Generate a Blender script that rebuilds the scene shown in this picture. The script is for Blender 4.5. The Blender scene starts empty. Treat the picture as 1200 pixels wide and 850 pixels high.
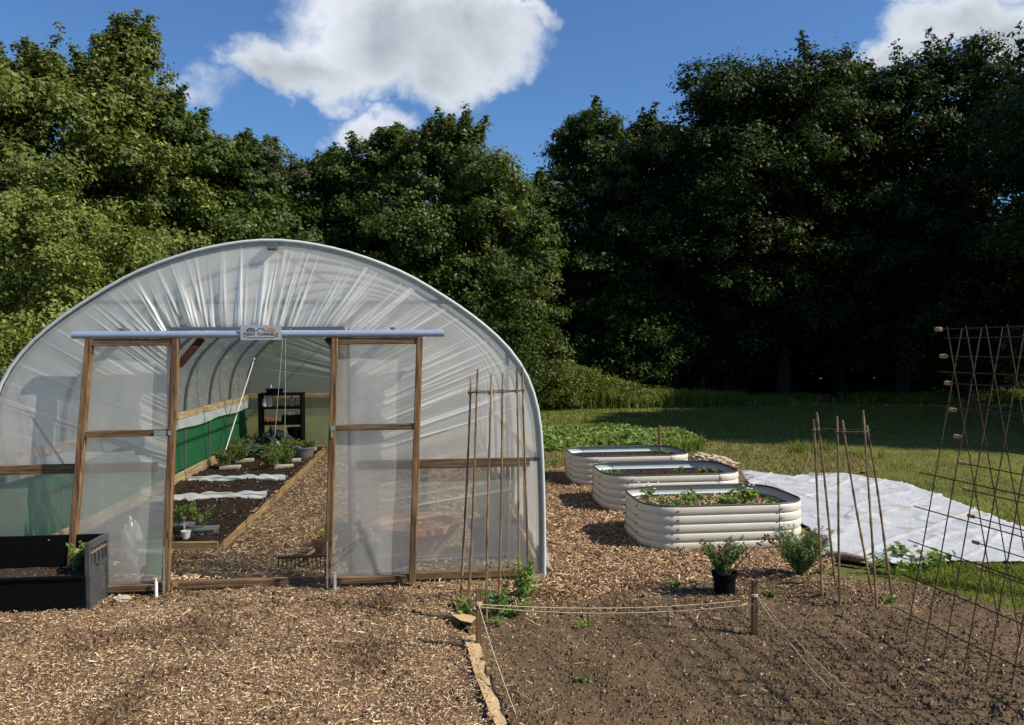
import bpy, math, random
import numpy as np
from mathutils import Vector, Matrix

# ------------------------------------------------------------------ camera, world, sun, exposure
SC = bpy.context.scene
COL = SC.collection
IW, IH, FPX = 1200, 850, 920.0
CAM_H = 1.75
YAW, PITCH, ROLL = math.radians(5.7), math.radians(-1.05), math.radians(0.4)
fwd = np.array([math.sin(YAW)*math.cos(PITCH), math.cos(YAW)*math.cos(PITCH), math.sin(PITCH)])
rt0 = np.array([math.cos(YAW), -math.sin(YAW), 0.0]); up0 = np.cross(rt0, fwd)
rt = rt0*math.cos(ROLL) - up0*math.sin(ROLL); up = up0*math.cos(ROLL) + rt0*math.sin(ROLL)
CP = np.array([0, 0, CAM_H])
cam = bpy.data.cameras.new("camera"); camo = bpy.data.objects.new("camera", cam); COL.objects.link(camo)
cam.sensor_width = 36; cam.lens = 36*FPX/IW; cam.clip_start = 0.05; cam.clip_end = 2000
camo.matrix_world = Matrix(((rt[0], up[0], -fwd[0], CP[0]), (rt[1], up[1], -fwd[1], CP[1]), (rt[2], up[2], -fwd[2], CP[2]), (0, 0, 0, 1)))
SC.camera = camo
SC.view_settings.view_transform = 'Standard'; SC.view_settings.look = 'None'
SC.view_settings.exposure = 0.55; SC.view_settings.gamma = 1
SC.cycles.max_bounces = 10; SC.cycles.transparent_max_bounces = 24
SC.cycles.transmission_bounces = 6; SC.cycles.diffuse_bounces = 3; SC.cycles.glossy_bounces = 2
SC.cycles.caustics_reflective = False; SC.cycles.caustics_refractive = False

SUN_EL = math.radians(42); SUN_AZ = math.radians(112)          # azimuth clockwise from +Y
sdir = Vector((math.sin(SUN_AZ)*math.cos(SUN_EL), math.cos(SUN_AZ)*math.cos(SUN_EL), math.sin(SUN_EL)))
sl = bpy.data.lights.new("sun", 'SUN'); sl.energy = 5.0; sl.angle = math.radians(0.5); sl.color = (1.0, 0.90, 0.76)
so = bpy.data.objects.new("sun", sl); COL.objects.link(so); so.location = (20, -5, 20)
so.rotation_euler = sdir.to_track_quat('Z', 'Y').to_euler()

def ray(x, y): return fwd*FPX + rt*(x-IW/2) - up*(y-IH/2)
def G(x, y, z=0.0):
    d = ray(x, y); return CP + d*((z-CP[2])/d[2])
def PY(x, y, Y):
    d = ray(x, y); return CP + d*(Y/d[1])
def PX(x, y, X):
    d = ray(x, y); return CP + d*(X/d[0])

# ---- world: Nishita sky with cumulus
W = bpy.data.worlds.new("World"); SC.world = W; W.use_nodes = True
nt = W.node_tree; N = nt.nodes; L = nt.links; N.clear()
wout = N.new('ShaderNodeOutputWorld'); wbg = N.new('ShaderNodeBackground'); L.new(wbg.outputs[0], wout.inputs[0])
wbg.inputs[1].default_value = 0.087
sky = N.new('ShaderNodeTexSky'); sky.sky_type = 'NISHITA'; sky.sun_disc = False
sky.sun_elevation = SUN_EL; sky.sun_rotation = SUN_AZ; sky.air_density = 1.0; sky.dust_density = 0.4; sky.ozone_density = 2.2
tc = N.new('ShaderNodeTexCoord')
def wmath(op, a, b=None, clamp=False):
    m = N.new('ShaderNodeMath'); m.operation = op; m.use_clamp = clamp
    for i, v in enumerate((a, b)):
        if v is None: continue
        if isinstance(v, (int, float)): m.inputs[i].default_value = v
        else: L.new(v, m.inputs[i])
    return m.outputs[0]
def wdot(a, v):
    m = N.new('ShaderNodeVectorMath'); m.operation = 'DOT_PRODUCT'; L.new(a, m.inputs[0]); m.inputs[1].default_value = tuple(v); return m.outputs['Value']
def wnoise(scale, detail, rough, vec, off=(0, 0, 0)):
    mp = N.new('ShaderNodeVectorMath'); mp.operation = 'ADD'; L.new(vec, mp.inputs[0]); mp.inputs[1].default_value = off
    n = N.new('ShaderNodeTexNoise'); n.inputs['Scale'].default_value = scale; n.inputs['Detail'].default_value = detail; n.inputs['Roughness'].default_value = rough
    L.new(mp.outputs[0], n.inputs['Vector']); return n
gen = tc.outputs['Generated']
w1 = wnoise(7, 6, 0.6, gen); sub = N.new('ShaderNodeVectorMath'); sub.operation = 'SUBTRACT'; L.new(w1.outputs['Color'], sub.inputs[0]); sub.inputs[1].default_value = (.5, .5, .5)
scl = N.new('ShaderNodeVectorMath'); scl.operation = 'SCALE'; L.new(sub.outputs[0], scl.inputs[0]); scl.inputs['Scale'].default_value = 0.16
wa = N.new('ShaderNodeVectorMath'); wa.operation = 'ADD'; L.new(gen, wa.inputs[0]); L.new(scl.outputs[0], wa.inputs[1]); wd = wa.outputs[0]
blobs = []
def pxblob(x, y, rx, ry, amp=1.0):
    d = ray(x, y); ln = np.linalg.norm(d); blobs.append((d/ln, rx/ln, ry/ln, amp))
for b in ((350, 76, 112, 54, 1.2), (300, 88, 66, 36, 1.0), (450, 45, 150, 82, 1.5), (560, 42, 100, 58, 1.25), (610, 15, 55, 22, .9), (420, -10, 120, 50, 1.0),
          (425, 148, 60, 27, .8), (215, 110, 70, 32, .36), (165, 96, 30, 18, .3),
          (1120, 30, 90, 46, 1.1), (1060, 72, 70, 30, 1.0), (1190, 40, 80, 60, 1.1), (1260, 20, 90, 60, 1.0), (1150, -30, 120, 50, 1.0)):
    pxblob(*b)
rb = random.Random(5)
for i in range(11):                                             # the same kind of cumulus all round, outside the view
    az = math.radians(60 + i*26 + rb.uniform(-8, 8)); el = math.radians(rb.uniform(14, 48))
    c = np.array([math.sin(az)*math.cos(el), math.cos(az)*math.cos(el), math.sin(el)])
    blobs.append((c, rb.uniform(.14, .26), rb.uniform(.06, .12), 1.0))
field = None; lowf = None
for c, rx, ry, amp in blobs:
    r_ = np.cross(c, (0, 0, 1)); r_ /= np.linalg.norm(r_); u_ = np.cross(r_, c)
    a = wdot(wd, r_/rx); b = wdot(wd, u_/ry); f = wdot(wd, c)
    q = wmath('SQRT', wmath('ADD', wmath('MULTIPLY', a, a), wmath('MULTIPLY', b, b)))
    v = wmath('MULTIPLY', wmath('SUBTRACT', 1.0, q), amp)
    v = wmath('MULTIPLY', v, wmath('GREATER_THAN', f, 0.2))
    v = wmath('MAXIMUM', v, 0.0)
    hb = wmath('MULTIPLY', v, b)
    field = v if field is None else wmath('MAXIMUM', field, v)
    lowf = hb if lowf is None else wmath('ADD', lowf, hb)
n2 = wnoise(13, 11, 0.68, gen, (3, 1, 7))
dens = wmath('ADD', field, wmath('MULTIPLY', wmath('SUBTRACT', n2.outputs['Fac'], 0.5), 0.62))
mr = N.new('ShaderNodeMapRange'); mr.interpolation_type = 'SMOOTHSTEP'; L.new(dens, mr.inputs[0]); mr.inputs[1].default_value = 0.02; mr.inputs[2].default_value = 0.56
gate = wmath('GREATER_THAN', field, 0.005)
g2 = N.new('ShaderNodeMapRange'); g2.interpolation_type = 'SMOOTHSTEP'; L.new(field, g2.inputs[0]); g2.inputs[1].default_value = 0.0; g2.inputs[2].default_value = 0.15
cmask = wmath('MULTIPLY', mr.outputs[0], g2.outputs[0])
# cloud tone: bright sunlit edges, greyer thick bellies
n3 = wnoise(9, 5, 0.55, gen, (1, 4, 2))
thick = wmath('ADD', wmath('MULTIPLY', field, 0.55), wmath('MULTIPLY', wmath('SUBTRACT', n3.outputs['Fac'], 0.5), 0.95))
thick = wmath('SUBTRACT', thick, wmath('MULTIPLY', lowf, 0.35))
cr = N.new('ShaderNodeValToRGB'); L.new(thick, cr.inputs[0])
cr.color_ramp.elements[0].position = 0.0; cr.color_ramp.elements[0].color = (6.7, 7.1, 7.7, 1)
cr.color_ramp.elements[1].position = 0.8; cr.color_ramp.elements[1].color = (3.3, 3.7, 4.2, 1)
tintn = N.new('ShaderNodeMix'); tintn.data_type = 'RGBA'; tintn.blend_type = 'MULTIPLY'; tintn.inputs[0].default_value = 1.0
L.new(sky.outputs[0], tintn.inputs[6]); tintn.inputs[7].default_value = (0.56, 0.80, 1.06, 1)
mix = N.new('ShaderNodeMix'); mix.data_type = 'RGBA'; L.new(cmask, mix.inputs[0]); L.new(tintn.outputs[2], mix.inputs[6]); L.new(cr.outputs[0], mix.inputs[7])
L.new(mix.outputs[2], wbg.inputs[0])

# ------------------------------------------------------------------ helpers
RNG = np.random.default_rng(11)
random.seed(11)
def tag(o, label=None, cat=None, group=None, kind=None):
    if label: o['label'] = label
    if cat: o['category'] = cat
    if group: o['group'] = group
    if kind: o['kind'] = kind
    return o
def link(o, parent=None):
    COL.objects.link(o)
    if parent is not None: o.parent = parent
    return o
def empty(name, loc=(0, 0, 0), label=None, cat=None, group=None, rz=0):
    o = bpy.data.objects.new(name, None); o.empty_display_size = .1
    o.location = tuple(float(v) for v in loc); o.rotation_euler = (0, 0, rz); COL.objects.link(o)
    return tag(o, label, cat, group)
def mesh_fast(name, V, F, attrs=None, smooth=False):
    V = np.asarray(V, np.float32); F = np.asarray(F, np.int32)
    me = bpy.data.meshes.new(name); n, k = F.shape
    me.vertices.add(len(V)); me.vertices.foreach_set('co', V.ravel())
    me.loops.add(n*k); me.loops.foreach_set('vertex_index', F.ravel())
    me.polygons.add(n); me.polygons.foreach_set('loop_start', np.arange(n, dtype=np.int32)*k)
    if attrs:
        for an, av in attrs.items():
            a = me.attributes.new(an, 'FLOAT', 'POINT'); a.data.foreach_set('value', np.asarray(av, np.float32))
    me.update(calc_edges=True)
    me.polygons.foreach_set('use_smooth', np.full(n, smooth))
    return me
def fobj(name, V, F, m, parent=None, attrs=None, smooth=False):
    me = mesh_fast(name, V, F, attrs, smooth); me.materials.append(m)
    return link(bpy.data.objects.new(name, me), parent)

class MB:
    def __init__(s): s.v = []; s.f = []
    def add(s, V, F):
        o = len(s.v); s.v += [tuple(float(c) for c in p) for p in V]; s.f += [tuple(i+o for i in f) for f in F]; return s
    def box(s, c, d, rz=0, bev=0.0):
        x, y, z = (v/2 for v in d); ca, sa = math.cos(rz), math.sin(rz)
        P = [(-x, -y, -z), (x, -y, -z), (x, y, -z), (-x, y, -z), (-x, -y, z), (x, -y, z), (x, y, z), (-x, y, z)]
        P = [(c[0]+p[0]*ca-p[1]*sa, c[1]+p[0]*sa+p[1]*ca, c[2]+p[2]) for p in P]
        return s.add(P, [(0, 3, 2, 1), (4, 5, 6, 7), (0, 1, 5, 4), (1, 2, 6, 5), (2, 3, 7, 6), (3, 0, 4, 7)])
    def beam(s, a, b, w, h, ref=(0, 1, 0), ch=None):           # w along ref x axis, h along ref; chamfered edges
        a = Vector([float(v) for v in a]); b = Vector([float(v) for v in b]); d = (b-a).normalized(); r = Vector(ref)
        sx = d.cross(r).normalized(); sy = sx.cross(d).normalized()
        c = min(w, h)*.12 if ch is None else ch
        pr = [(-w/2+c, -h/2), (w/2-c, -h/2), (w/2, -h/2+c), (w/2, h/2-c), (w/2-c, h/2), (-w/2+c, h/2), (-w/2, h/2-c), (-w/2, -h/2+c)]
        V = [e + sx*p[0] + sy*p[1] for e in (a, b) for p in pr]
        F = [tuple(range(7, -1, -1)), tuple(range(8, 16))] + [(i, (i+1) % 8, (i+1) % 8+8, i+8) for i in range(8)]
        return s.add(V, F)
    def tube(s, pts, r, n=8, cap=True):
        pts = [Vector([float(c) for c in p]) for p in pts]; R = r if hasattr(r, '__len__') else [r]*len(pts)
        o = len(s.v); V = []; prev = None
        for i, p in enumerate(pts):
            t = (pts[min(i+1, len(pts)-1)] - pts[max(i-1, 0)]).normalized()
            if prev is None:
                q = Vector((0, 0, 1)) if abs(t.z) < .9 else Vector((1, 0, 0)); x = t.cross(q).normalized()
            else: x = (prev - t*prev.dot(t)).normalized()
            prev = x; y = t.cross(x)
            for k in range(n):
                an = 2*math.pi*k/n; V.append(p + (x*math.cos(an) + y*math.sin(an))*R[i])
        F = [(i*n+k, i*n+(k+1) % n, (i+1)*n+(k+1) % n, (i+1)*n+k) for i in range(len(pts)-1) for k in range(n)]
        if cap: F += [tuple(range(n-1, -1, -1)), tuple((len(pts)-1)*n+k for k in range(n))]
        return s.add(V, F)
    def lathe(s, prof, c=(0, 0, 0), n=20, sx=1, sy=1):
        V = [(c[0]+r*math.cos(2*math.pi*k/n)*sx, c[1]+r*math.sin(2*math.pi*k/n)*sy, c[2]+z) for r, z in prof for k in range(n)]
        F = [(i*n+k, i*n+(k+1) % n, (i+1)*n+(k+1) % n, (i+1)*n+k) for i in range(len(prof)-1) for k in range(n)]
        F += [tuple(range(n-1, -1, -1)), tuple((len(prof)-1)*n+k for k in range(n))]
        return s.add(V, F)
    def build(s, name, m, parent=None, smooth=False, label=None):
        me = bpy.data.meshes.new(name); me.from_pydata(s.v, [], s.f); me.update(); me.materials.append(m)
        if smooth:
            me.polygons.foreach_set('use_smooth', [True]*len(me.polygons))
            try: me.set_sharp_from_angle(angle=math.radians(50))
            except Exception: pass
        o = link(bpy.data.objects.new(name, me), parent)
        if label: o['label'] = label
        return o

def vnoise2(x, y, seed=0):
    xi = np.floor(x).astype(np.int64); yi = np.floor(y).astype(np.int64); xf = x-xi; yf = y-yi
    def h(a, b):
        n = (a*374761393 + b*668265263 + seed*1442695) & 0x7fffffff
        n = ((n ^ (n >> 13))*1274126177) & 0x7fffffff
        return ((n ^ (n >> 16)) & 0xffff)/65535.0
    u = xf*xf*(3-2*xf); v = yf*yf*(3-2*yf)
    return (h(xi, yi)*(1-u)+h(xi+1, yi)*u)*(1-v) + (h(xi, yi+1)*(1-u)+h(xi+1, yi+1)*u)*v
def fbm(x, y, s, octs=4, seed=0):
    t = 0; a = 1; n = 0
    for o in range(octs): t = t + a*vnoise2(x*s, y*s, seed+o*7); n += a; a *= .5; s *= 2.03
    return t/n
def inpoly(x, y, poly):
    r = np.zeros(len(x), bool); n = len(poly)
    for i in range(n):
        x1, y1 = poly[i][:2]; x2, y2 = poly[(i+1) % n][:2]
        c = ((y1 > y) != (y2 > y)) & (x < (x2-x1)*(y-y1)/((y2-y1) if y2 != y1 else 1e-9)+x1); r ^= c
    return r
def unit(v): return v/np.maximum(np.linalg.norm(v, axis=-1, keepdims=True), 1e-9)
def leaf_tris(P, Nn, size, rng, asp=.68):
    n = len(P); a = rng.normal(size=(n, 3)); Nn = unit(Nn); a = unit(a - Nn*(a*Nn).sum(1, keepdims=True)); b = np.cross(Nn, a); s = np.asarray(size).reshape(-1, 1)*np.ones((n, 1))
    V = np.stack([P-a*s*.55, P+a*s*.35+b*s*asp*.5, P+a*s*.30-b*s*asp*.5+Nn*s*.1], 1); return V.reshape(-1, 3), np.arange(n*3).reshape(n, 3)
def leaf_quads(P, Nn, size, asp=.6, rng=RNG, fold=.12, along=None):
    n = len(P); a = rng.normal(size=(n, 3)) if along is None else along
    Nn = unit(Nn); a = unit(a - Nn*(a*Nn).sum(1, keepdims=True)); b = np.cross(Nn, a); s = np.asarray(size).reshape(-1, 1)*np.ones((n, 1))
    V = np.empty((n, 4, 3)); V[:, 0] = P - a*s*.5; V[:, 2] = P + a*s*.5 - Nn*s*fold
    V[:, 1] = P + b*s*asp*.5 + Nn*s*fold; V[:, 3] = P - b*s*asp*.5 + Nn*s*fold
    return V.reshape(-1, 3), np.arange(n*4).reshape(n, 4)

# ------------------------------------------------------------------ materials
def mat(name):
    m = bpy.data.materials.new(name); m.use_nodes = True; m.node_tree.nodes.clear(); return m
class NB:
    def __init__(s, name):
        s.m = mat(name); s.t = s.m.node_tree; s.out = s.n('ShaderNodeOutputMaterial')
    def n(s, ty, **kw):
        x = s.t.nodes.new(ty)
        for k, v in kw.items():
            if k.startswith('_'): setattr(x, k[1:], v)
            else:
                inp = x.inputs[k.replace('__', ' ')] if not k.isdigit() else x.inputs[int(k)]
                s.set(inp, v)
        return x
    def set(s, inp, v):
        if isinstance(v, bpy.types.NodeSocket): s.t.links.new(v, inp)
        elif isinstance(v, bpy.types.Node): s.t.links.new(v.outputs[0], inp)
        else: inp.default_value = v
    def coord(s, scale=(1, 1, 1), kind='Object'):
        c = s.n('ShaderNodeTexCoord'); mp = s.n('ShaderNodeMapping'); s.t.links.new(c.outputs[kind], mp.inputs[0]); mp.inputs['Scale'].default_value = scale; return mp.outputs[0]
    def noise(s, scale, detail=4, rough=.55, vec=None):
        x = s.n('ShaderNodeTexNoise'); x.inputs['Scale'].default_value = scale; x.inputs['Detail'].default_value = detail; x.inputs['Roughness'].default_value = rough
        if vec is not None: s.t.links.new(vec, x.inputs['Vector'])
        return x.outputs['Fac']
    def ramp(s, fac, stops):
        r = s.n('ShaderNodeValToRGB'); s.set(r.inputs[0], fac); e = r.color_ramp.elements
        while len(e) < len(stops): e.new(.5)
        for el, (p, c) in zip(e, stops): el.position = p; el.color = (*c, 1) if len(c) == 3 else c
        return r.outputs[0]
    def attr(s, name):
        a = s.n('ShaderNodeAttribute'); a.attribute_name = name; return a.outputs['Fac']
    def math(s, op, a, b=0.0, clamp=False):
        x = s.n('ShaderNodeMath'); x.operation = op; x.use_clamp = clamp; s.set(x.inputs[0], a); s.set(x.inputs[1], b); return x.outputs[0]
    def mixc(s, f, a, b, bl='MIX'):
        x = s.n('ShaderNodeMix'); x.data_type = 'RGBA'; x.blend_type = bl; s.set(x.inputs[0], f)
        for i, v in ((6, a), (7, b)): s.set(x.inputs[i], (*v, 1) if isinstance(v, tuple) and len(v) == 3 else v)
        return x.outputs[2]
    def bump(s, h, st=.3, dist=.01):
        b = s.n('ShaderNodeBump'); s.set(b.inputs['Height'], h); b.inputs['Strength'].default_value = st; b.inputs['Distance'].default_value = dist; return b.outputs[0]
    def pbr(s, col, rough=.7, metal=0, normal=None, spec=.5):
        p = s.n('ShaderNodeBsdfPrincipled'); s.set(p.inputs['Base Color'], (*col, 1) if isinstance(col, tuple) and len(col) == 3 else col)
        s.set(p.inputs['Roughness'], rough); p.inputs['Metallic'].default_value = metal; p.inputs['Specular IOR Level'].default_value = spec
        if normal is not None: s.t.links.new(normal, p.inputs['Normal'])
        s.t.links.new(p.outputs[0], s.out.inputs[0]); return p
def simple(name, col, rough=.6, metal=0, var=.25, ns=6, bump=.15, bs=40, spec=.5):
    b = NB(name); v = b.coord(); f = b.noise(ns, 5, .6, v)
    c = b.mixc(f, tuple(c*(1-var) for c in col), tuple(min(1, c*(1+var)) for c in col))
    b.pbr(c, b.math('ADD', rough-.08, b.math('MULTIPLY', f, .16)), metal, b.bump(b.noise(bs, 4, .6, v), bump, .004), spec); return b.m
def wood(name, dark, light, axis=2, rough=.75, weather=.0):
    b = NB(name); sc = [75, 75, 75]; sc[axis] = 3.0
    v = b.coord(tuple(sc)); v2 = b.coord(); v3 = b.coord(tuple(4 if i == axis else 60 for i in range(3)))
    g = b.noise(1.0, 6, .65, v); blot = b.noise(3.5, 4, .6, v2)
    c = b.ramp(g, [(.36, tuple(x*.7 for x in dark)), (.5, tuple((a+c)/2 for a, c in zip(dark, light))), (.66, tuple(x*1.25 for x in light))])
    c = b.mixc(b.math('MULTIPLY', b.math('SUBTRACT', blot, .45, True), 2.2, True), c, tuple(x*.55 for x in dark))
    kn = b.n('ShaderNodeTexVoronoi'); kn.inputs['Scale'].default_value = 1.0
    kv = b.coord(tuple(2.6 if i == axis else 14 for i in range(3))); b.t.links.new(kv, kn.inputs['Vector'])
    k = b.math('LESS_THAN', kn.outputs['Distance'], .13)
    c = b.mixc(b.math('MULTIPLY', k, .75), c, tuple(x*.35 for x in dark))
    b.pbr(c, rough, 0, b.bump(b.noise(1.0, 5, .7, v3), .5, .003), .3); return b.m
M = {}
M['wood_z'] = wood('treated_timber_upright', (.060, .033, .015), (.24, .14, .065), 2)
M['wood_x'] = wood('treated_timber_cross', (.060, .036, .019), (.19, .12, .062), 0)
M['wood_y'] = wood('treated_timber_long', (.22, .13, .06), (.52, .36, .19), 1)
M['pale_x'] = wood('pale_timber_cross', (.20, .13, .06), (.44, .31, .16), 0)
M['osb'] = wood('pale_board', (.34, .24, .12), (.58, .45, .26), 1)
M['dark_wood'] = wood('dark_brown_timber', (.035, .012, .008), (.09, .032, .02), 0)
M['cane'] = wood('bamboo_cane', (.11, .07, .038), (.30, .20, .11), 2, .5)
M['galv'] = simple('galvanised_steel', (.15, .16, .17), .5, .6, .22, 14, .1, 90)
M['rail'] = simple('galvanised_door_rail', (.40, .48, .62), .38, .55, .18, 26, .12, 120)
M['bolt'] = simple('zinc_bolt', (.55, .56, .58), .35, .9, .15, 20)
M['rust'] = simple('rusty_steel_rod', (.055, .032, .022), .8, .2, .5, 30, .4, 200)
M['cork'] = simple('cork', (.40, .25, .14), .85, 0, .3, 40, .4, 120)
M['black_plastic'] = simple('black_plastic', (.004, .004, .0045), .6, 0, .4, 8, .25, 45, .06)
M['grey_plastic'] = simple('grey_plastic', (.16, .17, .16), .55, 0, .3, 8)
M['dark_tray'] = simple('dark_tray_plastic', (.045, .05, .05), .5, 0, .3, 8)
M['white_plastic'] = simple('white_plastic', (.72, .72, .70), .5, 0, .08, 8)
M['terracotta'] = simple('terracotta', (.42, .20, .11), .85, 0, .25, 9, .25, 60)
M['twine'] = simple('garden_twine', (.50, .41, .27), .9, 0, .3, 60)
M['string'] = simple('white_string', (.72, .72, .68), .8, 0, .1, 60)
M['cardboard'] = simple('cardboard', (.44, .31, .165), .9, 0, .12, 5, .2, 30)
M['stone'] = simple('pale_stone', (.34, .28, .20), .9, 0, .35, 7, .5, 25)
M['slab'] = simple('pale_slab', (.50, .45, .36), .9, 0, .25, 9, .3, 40)
M['log'] = wood('weathered_log', (.10, .065, .045), (.30, .22, .16), 0)
M['bark'] = simple('bark', (.030, .023, .017), .95, 0, .45, 12, 1.0, 22)
M['red_fruit'] = simple('red_fruit', (.40, .04, .025), .35, 0, .2, 6)
M['curtain'] = None

def cream_paint():
    b = NB('cream_painted_steel'); v = b.coord(); f = b.noise(5, 5, .6, v)
    c = b.mixc(f, (.44, .415, .345), (.58, .555, .475))
    sp = b.coord((1, 1, .35)); d = b.noise(9, 6, .7, sp)
    c = b.mixc(b.math('MULTIPLY', b.math('SUBTRACT', d, .56, True), 2.6, True), c, (.36, .29, .20))
    z = b.n('ShaderNodeSeparateXYZ'); b.t.links.new(b.coord(), z.inputs[0])
    low = b.math('MULTIPLY', b.math('SUBTRACT', .07, z.outputs[2], True), b.math('MULTIPLY', d, 14), True)
    c = b.mixc(low, c, (.26, .19, .12))
    b.pbr(c, .42, 0, b.bump(b.noise(3, 3, .5, v), .2, .01)); return b.m
M['cream'] = cream_paint()
M['zincin'] = simple('grey_coated_steel', (.42, .45, .44), .5, .2, .15, 6)
M['rubber'] = simple('black_rubber_edge', (.03, .03, .032), .55)

def film(name, trans, tint=(.88, .90, .87), gloss=.16, foldcol=True, base=(.83, .84, .81), low=0):
    """polytunnel polythene: part of the light passes straight, part is diffused, a little is mirrored"""
    b = NB(name); v = b.coord()
    haze = b.noise(1.7, 5, .6, v); drop = b.noise(55, 3, .6, v); smear = b.noise(1.0, 5, .65, b.coord((3.2, 3.2, .5)))
    t = b.math('ADD', trans-.02, b.math('MULTIPLY', b.math('SUBTRACT', haze, .5), .14))
    t = b.math('SUBTRACT', t, b.math('MULTIPLY', b.math('SUBTRACT', smear, .52, True), .45))
    if low:                                                     # film set clearer below the waist rail, so the green behind shows
        sz = b.n('ShaderNodeSeparateXYZ'); b.t.links.new(v, sz.inputs[0]); t = b.math('ADD', t, b.math('MULTIPLY', b.math('LESS_THAN', sz.outputs[2], .885), low))
    fold = b.attr('fold') if foldcol else None
    if foldcol: t = b.math('SUBTRACT', t, b.math('MULTIPLY', fold, .95), True)
    tr = b.n('ShaderNodeBsdfTransparent'); tr.inputs[0].default_value = (*tint, 1)
    df = b.n('ShaderNodeBsdfDiffuse'); df.inputs[0].default_value = (*base, 1)
    tl = b.n('ShaderNodeBsdfTranslucent'); tl.inputs[0].default_value = (min(.96, base[0]*1.2), min(.96, base[1]*1.2), min(.96, base[2]*1.2), 1)
    if foldcol: b.set(df.inputs[0], b.mixc(fold, base, (.95, .95, .93)))
    mx = b.n('ShaderNodeMixShader'); mx.inputs[0].default_value = .55; b.set(mx.inputs[1], df); b.set(mx.inputs[2], tl)
    m2 = b.n('ShaderNodeMixShader'); b.set(m2.inputs[0], t); b.set(m2.inputs[1], mx); b.set(m2.inputs[2], tr)
    gl = b.n('ShaderNodeBsdfGlossy'); gl.inputs['Roughness'].default_value = .32; gl.inputs[0].default_value = (.9, .9, .86, 1)
    nb = b.bump(b.math('ADD', b.noise(4, 3, .5, v), b.math('MULTIPLY', drop, .05)), .18, .03); b.set(gl.inputs['Normal'], nb); b.set(df.inputs['Normal'], nb)
    fr = b.n('ShaderNodeFresnel'); fr.inputs[0].default_value = 1.5; b.set(fr.inputs['Normal'], nb)
    m3 = b.n('ShaderNodeMixShader'); b.set(m3.inputs[0], b.math('ADD', b.math('MULTIPLY', fr, .6), gloss*.25, True)); b.set(m3.inputs[1], m2); b.set(m3.inputs[2], gl)
    b.t.links.new(m3.outputs[0], b.out.inputs[0]); return b.m
M['film'] = film('polythene_cover', .50)
M['film_front'] = film('polythene_front', .50, low=.25)
M['film_door'] = film('polythene_door', .60, foldcol=False)
M['film_back'] = film('polythene_back', .50, tint=(.84, .90, .80), base=(.55, .60, .50))  # green light from the trees outside is put into this film's colour
M['film_low'] = film('polythene_back_lower', .32, tint=(.90, .93, .60), base=(.50, .53, .33), foldcol=False)  # yellow-green of the lit grass beyond is put into this film's colour
def cloth(name, col, trl=.3, var=.1, wr=14):
    b = NB(name); v = b.coord(); f = b.noise(wr, 5, .6, v); c = b.mixc(f, tuple(x*(1-var) for x in col), tuple(min(1, x*(1+var)) for x in col))
    df = b.n('ShaderNodeBsdfDiffuse'); b.set(df.inputs[0], c); tl = b.n('ShaderNodeBsdfTranslucent'); b.set(tl.inputs[0], c)
    b.set(df.inputs['Normal'], b.bump(f, .4, .02))
    mx = b.n('ShaderNodeMixShader'); mx.inputs[0].default_value = trl; b.set(mx.inputs[1], df); b.set(mx.inputs[2], tl); b.t.links.new(mx.outputs[0], b.out.inputs[0]); return b.m
M['curtain'] = cloth('green_curtain', (.050, .215, .090), .45, .12, 3)
M['roll'] = cloth('white_film_roll', (.60, .66, .66), .3, .08, 5)
M['fleece_strip'] = cloth('white_fleece', (.66, .67, .66), .15, .1, 18)
def sheet_mat():
    b = NB('white_ground_sheet'); v = b.coord(); f = b.noise(6, 6, .6, v); d = b.noise(2.2, 5, .62, v); s = b.noise(70, 3, .6, v)
    c = b.mixc(f, (.31, .335, .37), (.45, .47, .50))
    c = b.mixc(b.math('MULTIPLY', b.math('SUBTRACT', d, .53, True), 4.0, True), c, (.30, .26, .19))
    c = b.mixc(b.math('MULTIPLY', b.math('SUBTRACT', s, .66, True), 8, True), c, (.16, .12, .08))
    b.pbr(c, .8, 0, b.bump(b.math('ADD', f, b.noise(26, 4, .6, v)), .5, .02), .2); return b.m
M['sheet'] = sheet_mat()

def leafmat(name, dark, light, trl=.3, rough=.5, yellow=None):
    b = NB(name); t = b.attr('tint')
    st = [(0, dark), (.8, light), (1, yellow or tuple(min(1, x*1.25) for x in light))]
    c = b.ramp(t, st)
    p = b.n('ShaderNodeBsdfPrincipled'); b.set(p.inputs['Base Color'], c); p.inputs['Roughness'].default_value = rough; p.inputs['Specular IOR Level'].default_value = .16
    tl = b.n('ShaderNodeBsdfTranslucent'); b.set(tl.inputs[0], b.mixc(1.0, c, (1.25, 1.35, .55), 'MULTIPLY'))
    mx = b.n('ShaderNodeMixShader'); mx.inputs[0].default_value = trl; b.set(mx.inputs[1], p); b.set(mx.inputs[2], tl); b.t.links.new(mx.outputs[0], b.out.inputs[0]); return b.m
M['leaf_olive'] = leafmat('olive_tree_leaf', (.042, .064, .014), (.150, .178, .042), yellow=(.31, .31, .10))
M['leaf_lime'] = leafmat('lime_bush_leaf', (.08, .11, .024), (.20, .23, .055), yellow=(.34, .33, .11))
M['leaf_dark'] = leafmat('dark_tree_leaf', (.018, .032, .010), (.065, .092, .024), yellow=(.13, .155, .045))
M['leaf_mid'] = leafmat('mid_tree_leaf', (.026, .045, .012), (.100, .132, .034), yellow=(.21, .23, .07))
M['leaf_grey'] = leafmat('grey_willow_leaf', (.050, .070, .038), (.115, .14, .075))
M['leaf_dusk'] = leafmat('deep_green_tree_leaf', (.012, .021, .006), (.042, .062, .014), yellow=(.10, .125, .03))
M['leaf_veg'] = leafmat('vegetable_leaf', (.07, .12, .030), (.21, .29, .08), .38, .45, (.40, .44, .17))
M['leaf_tomato'] = leafmat('tomato_leaf', (.08, .13, .045), (.24, .30, .11), .35, .5, (.28, .30, .14))
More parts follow.
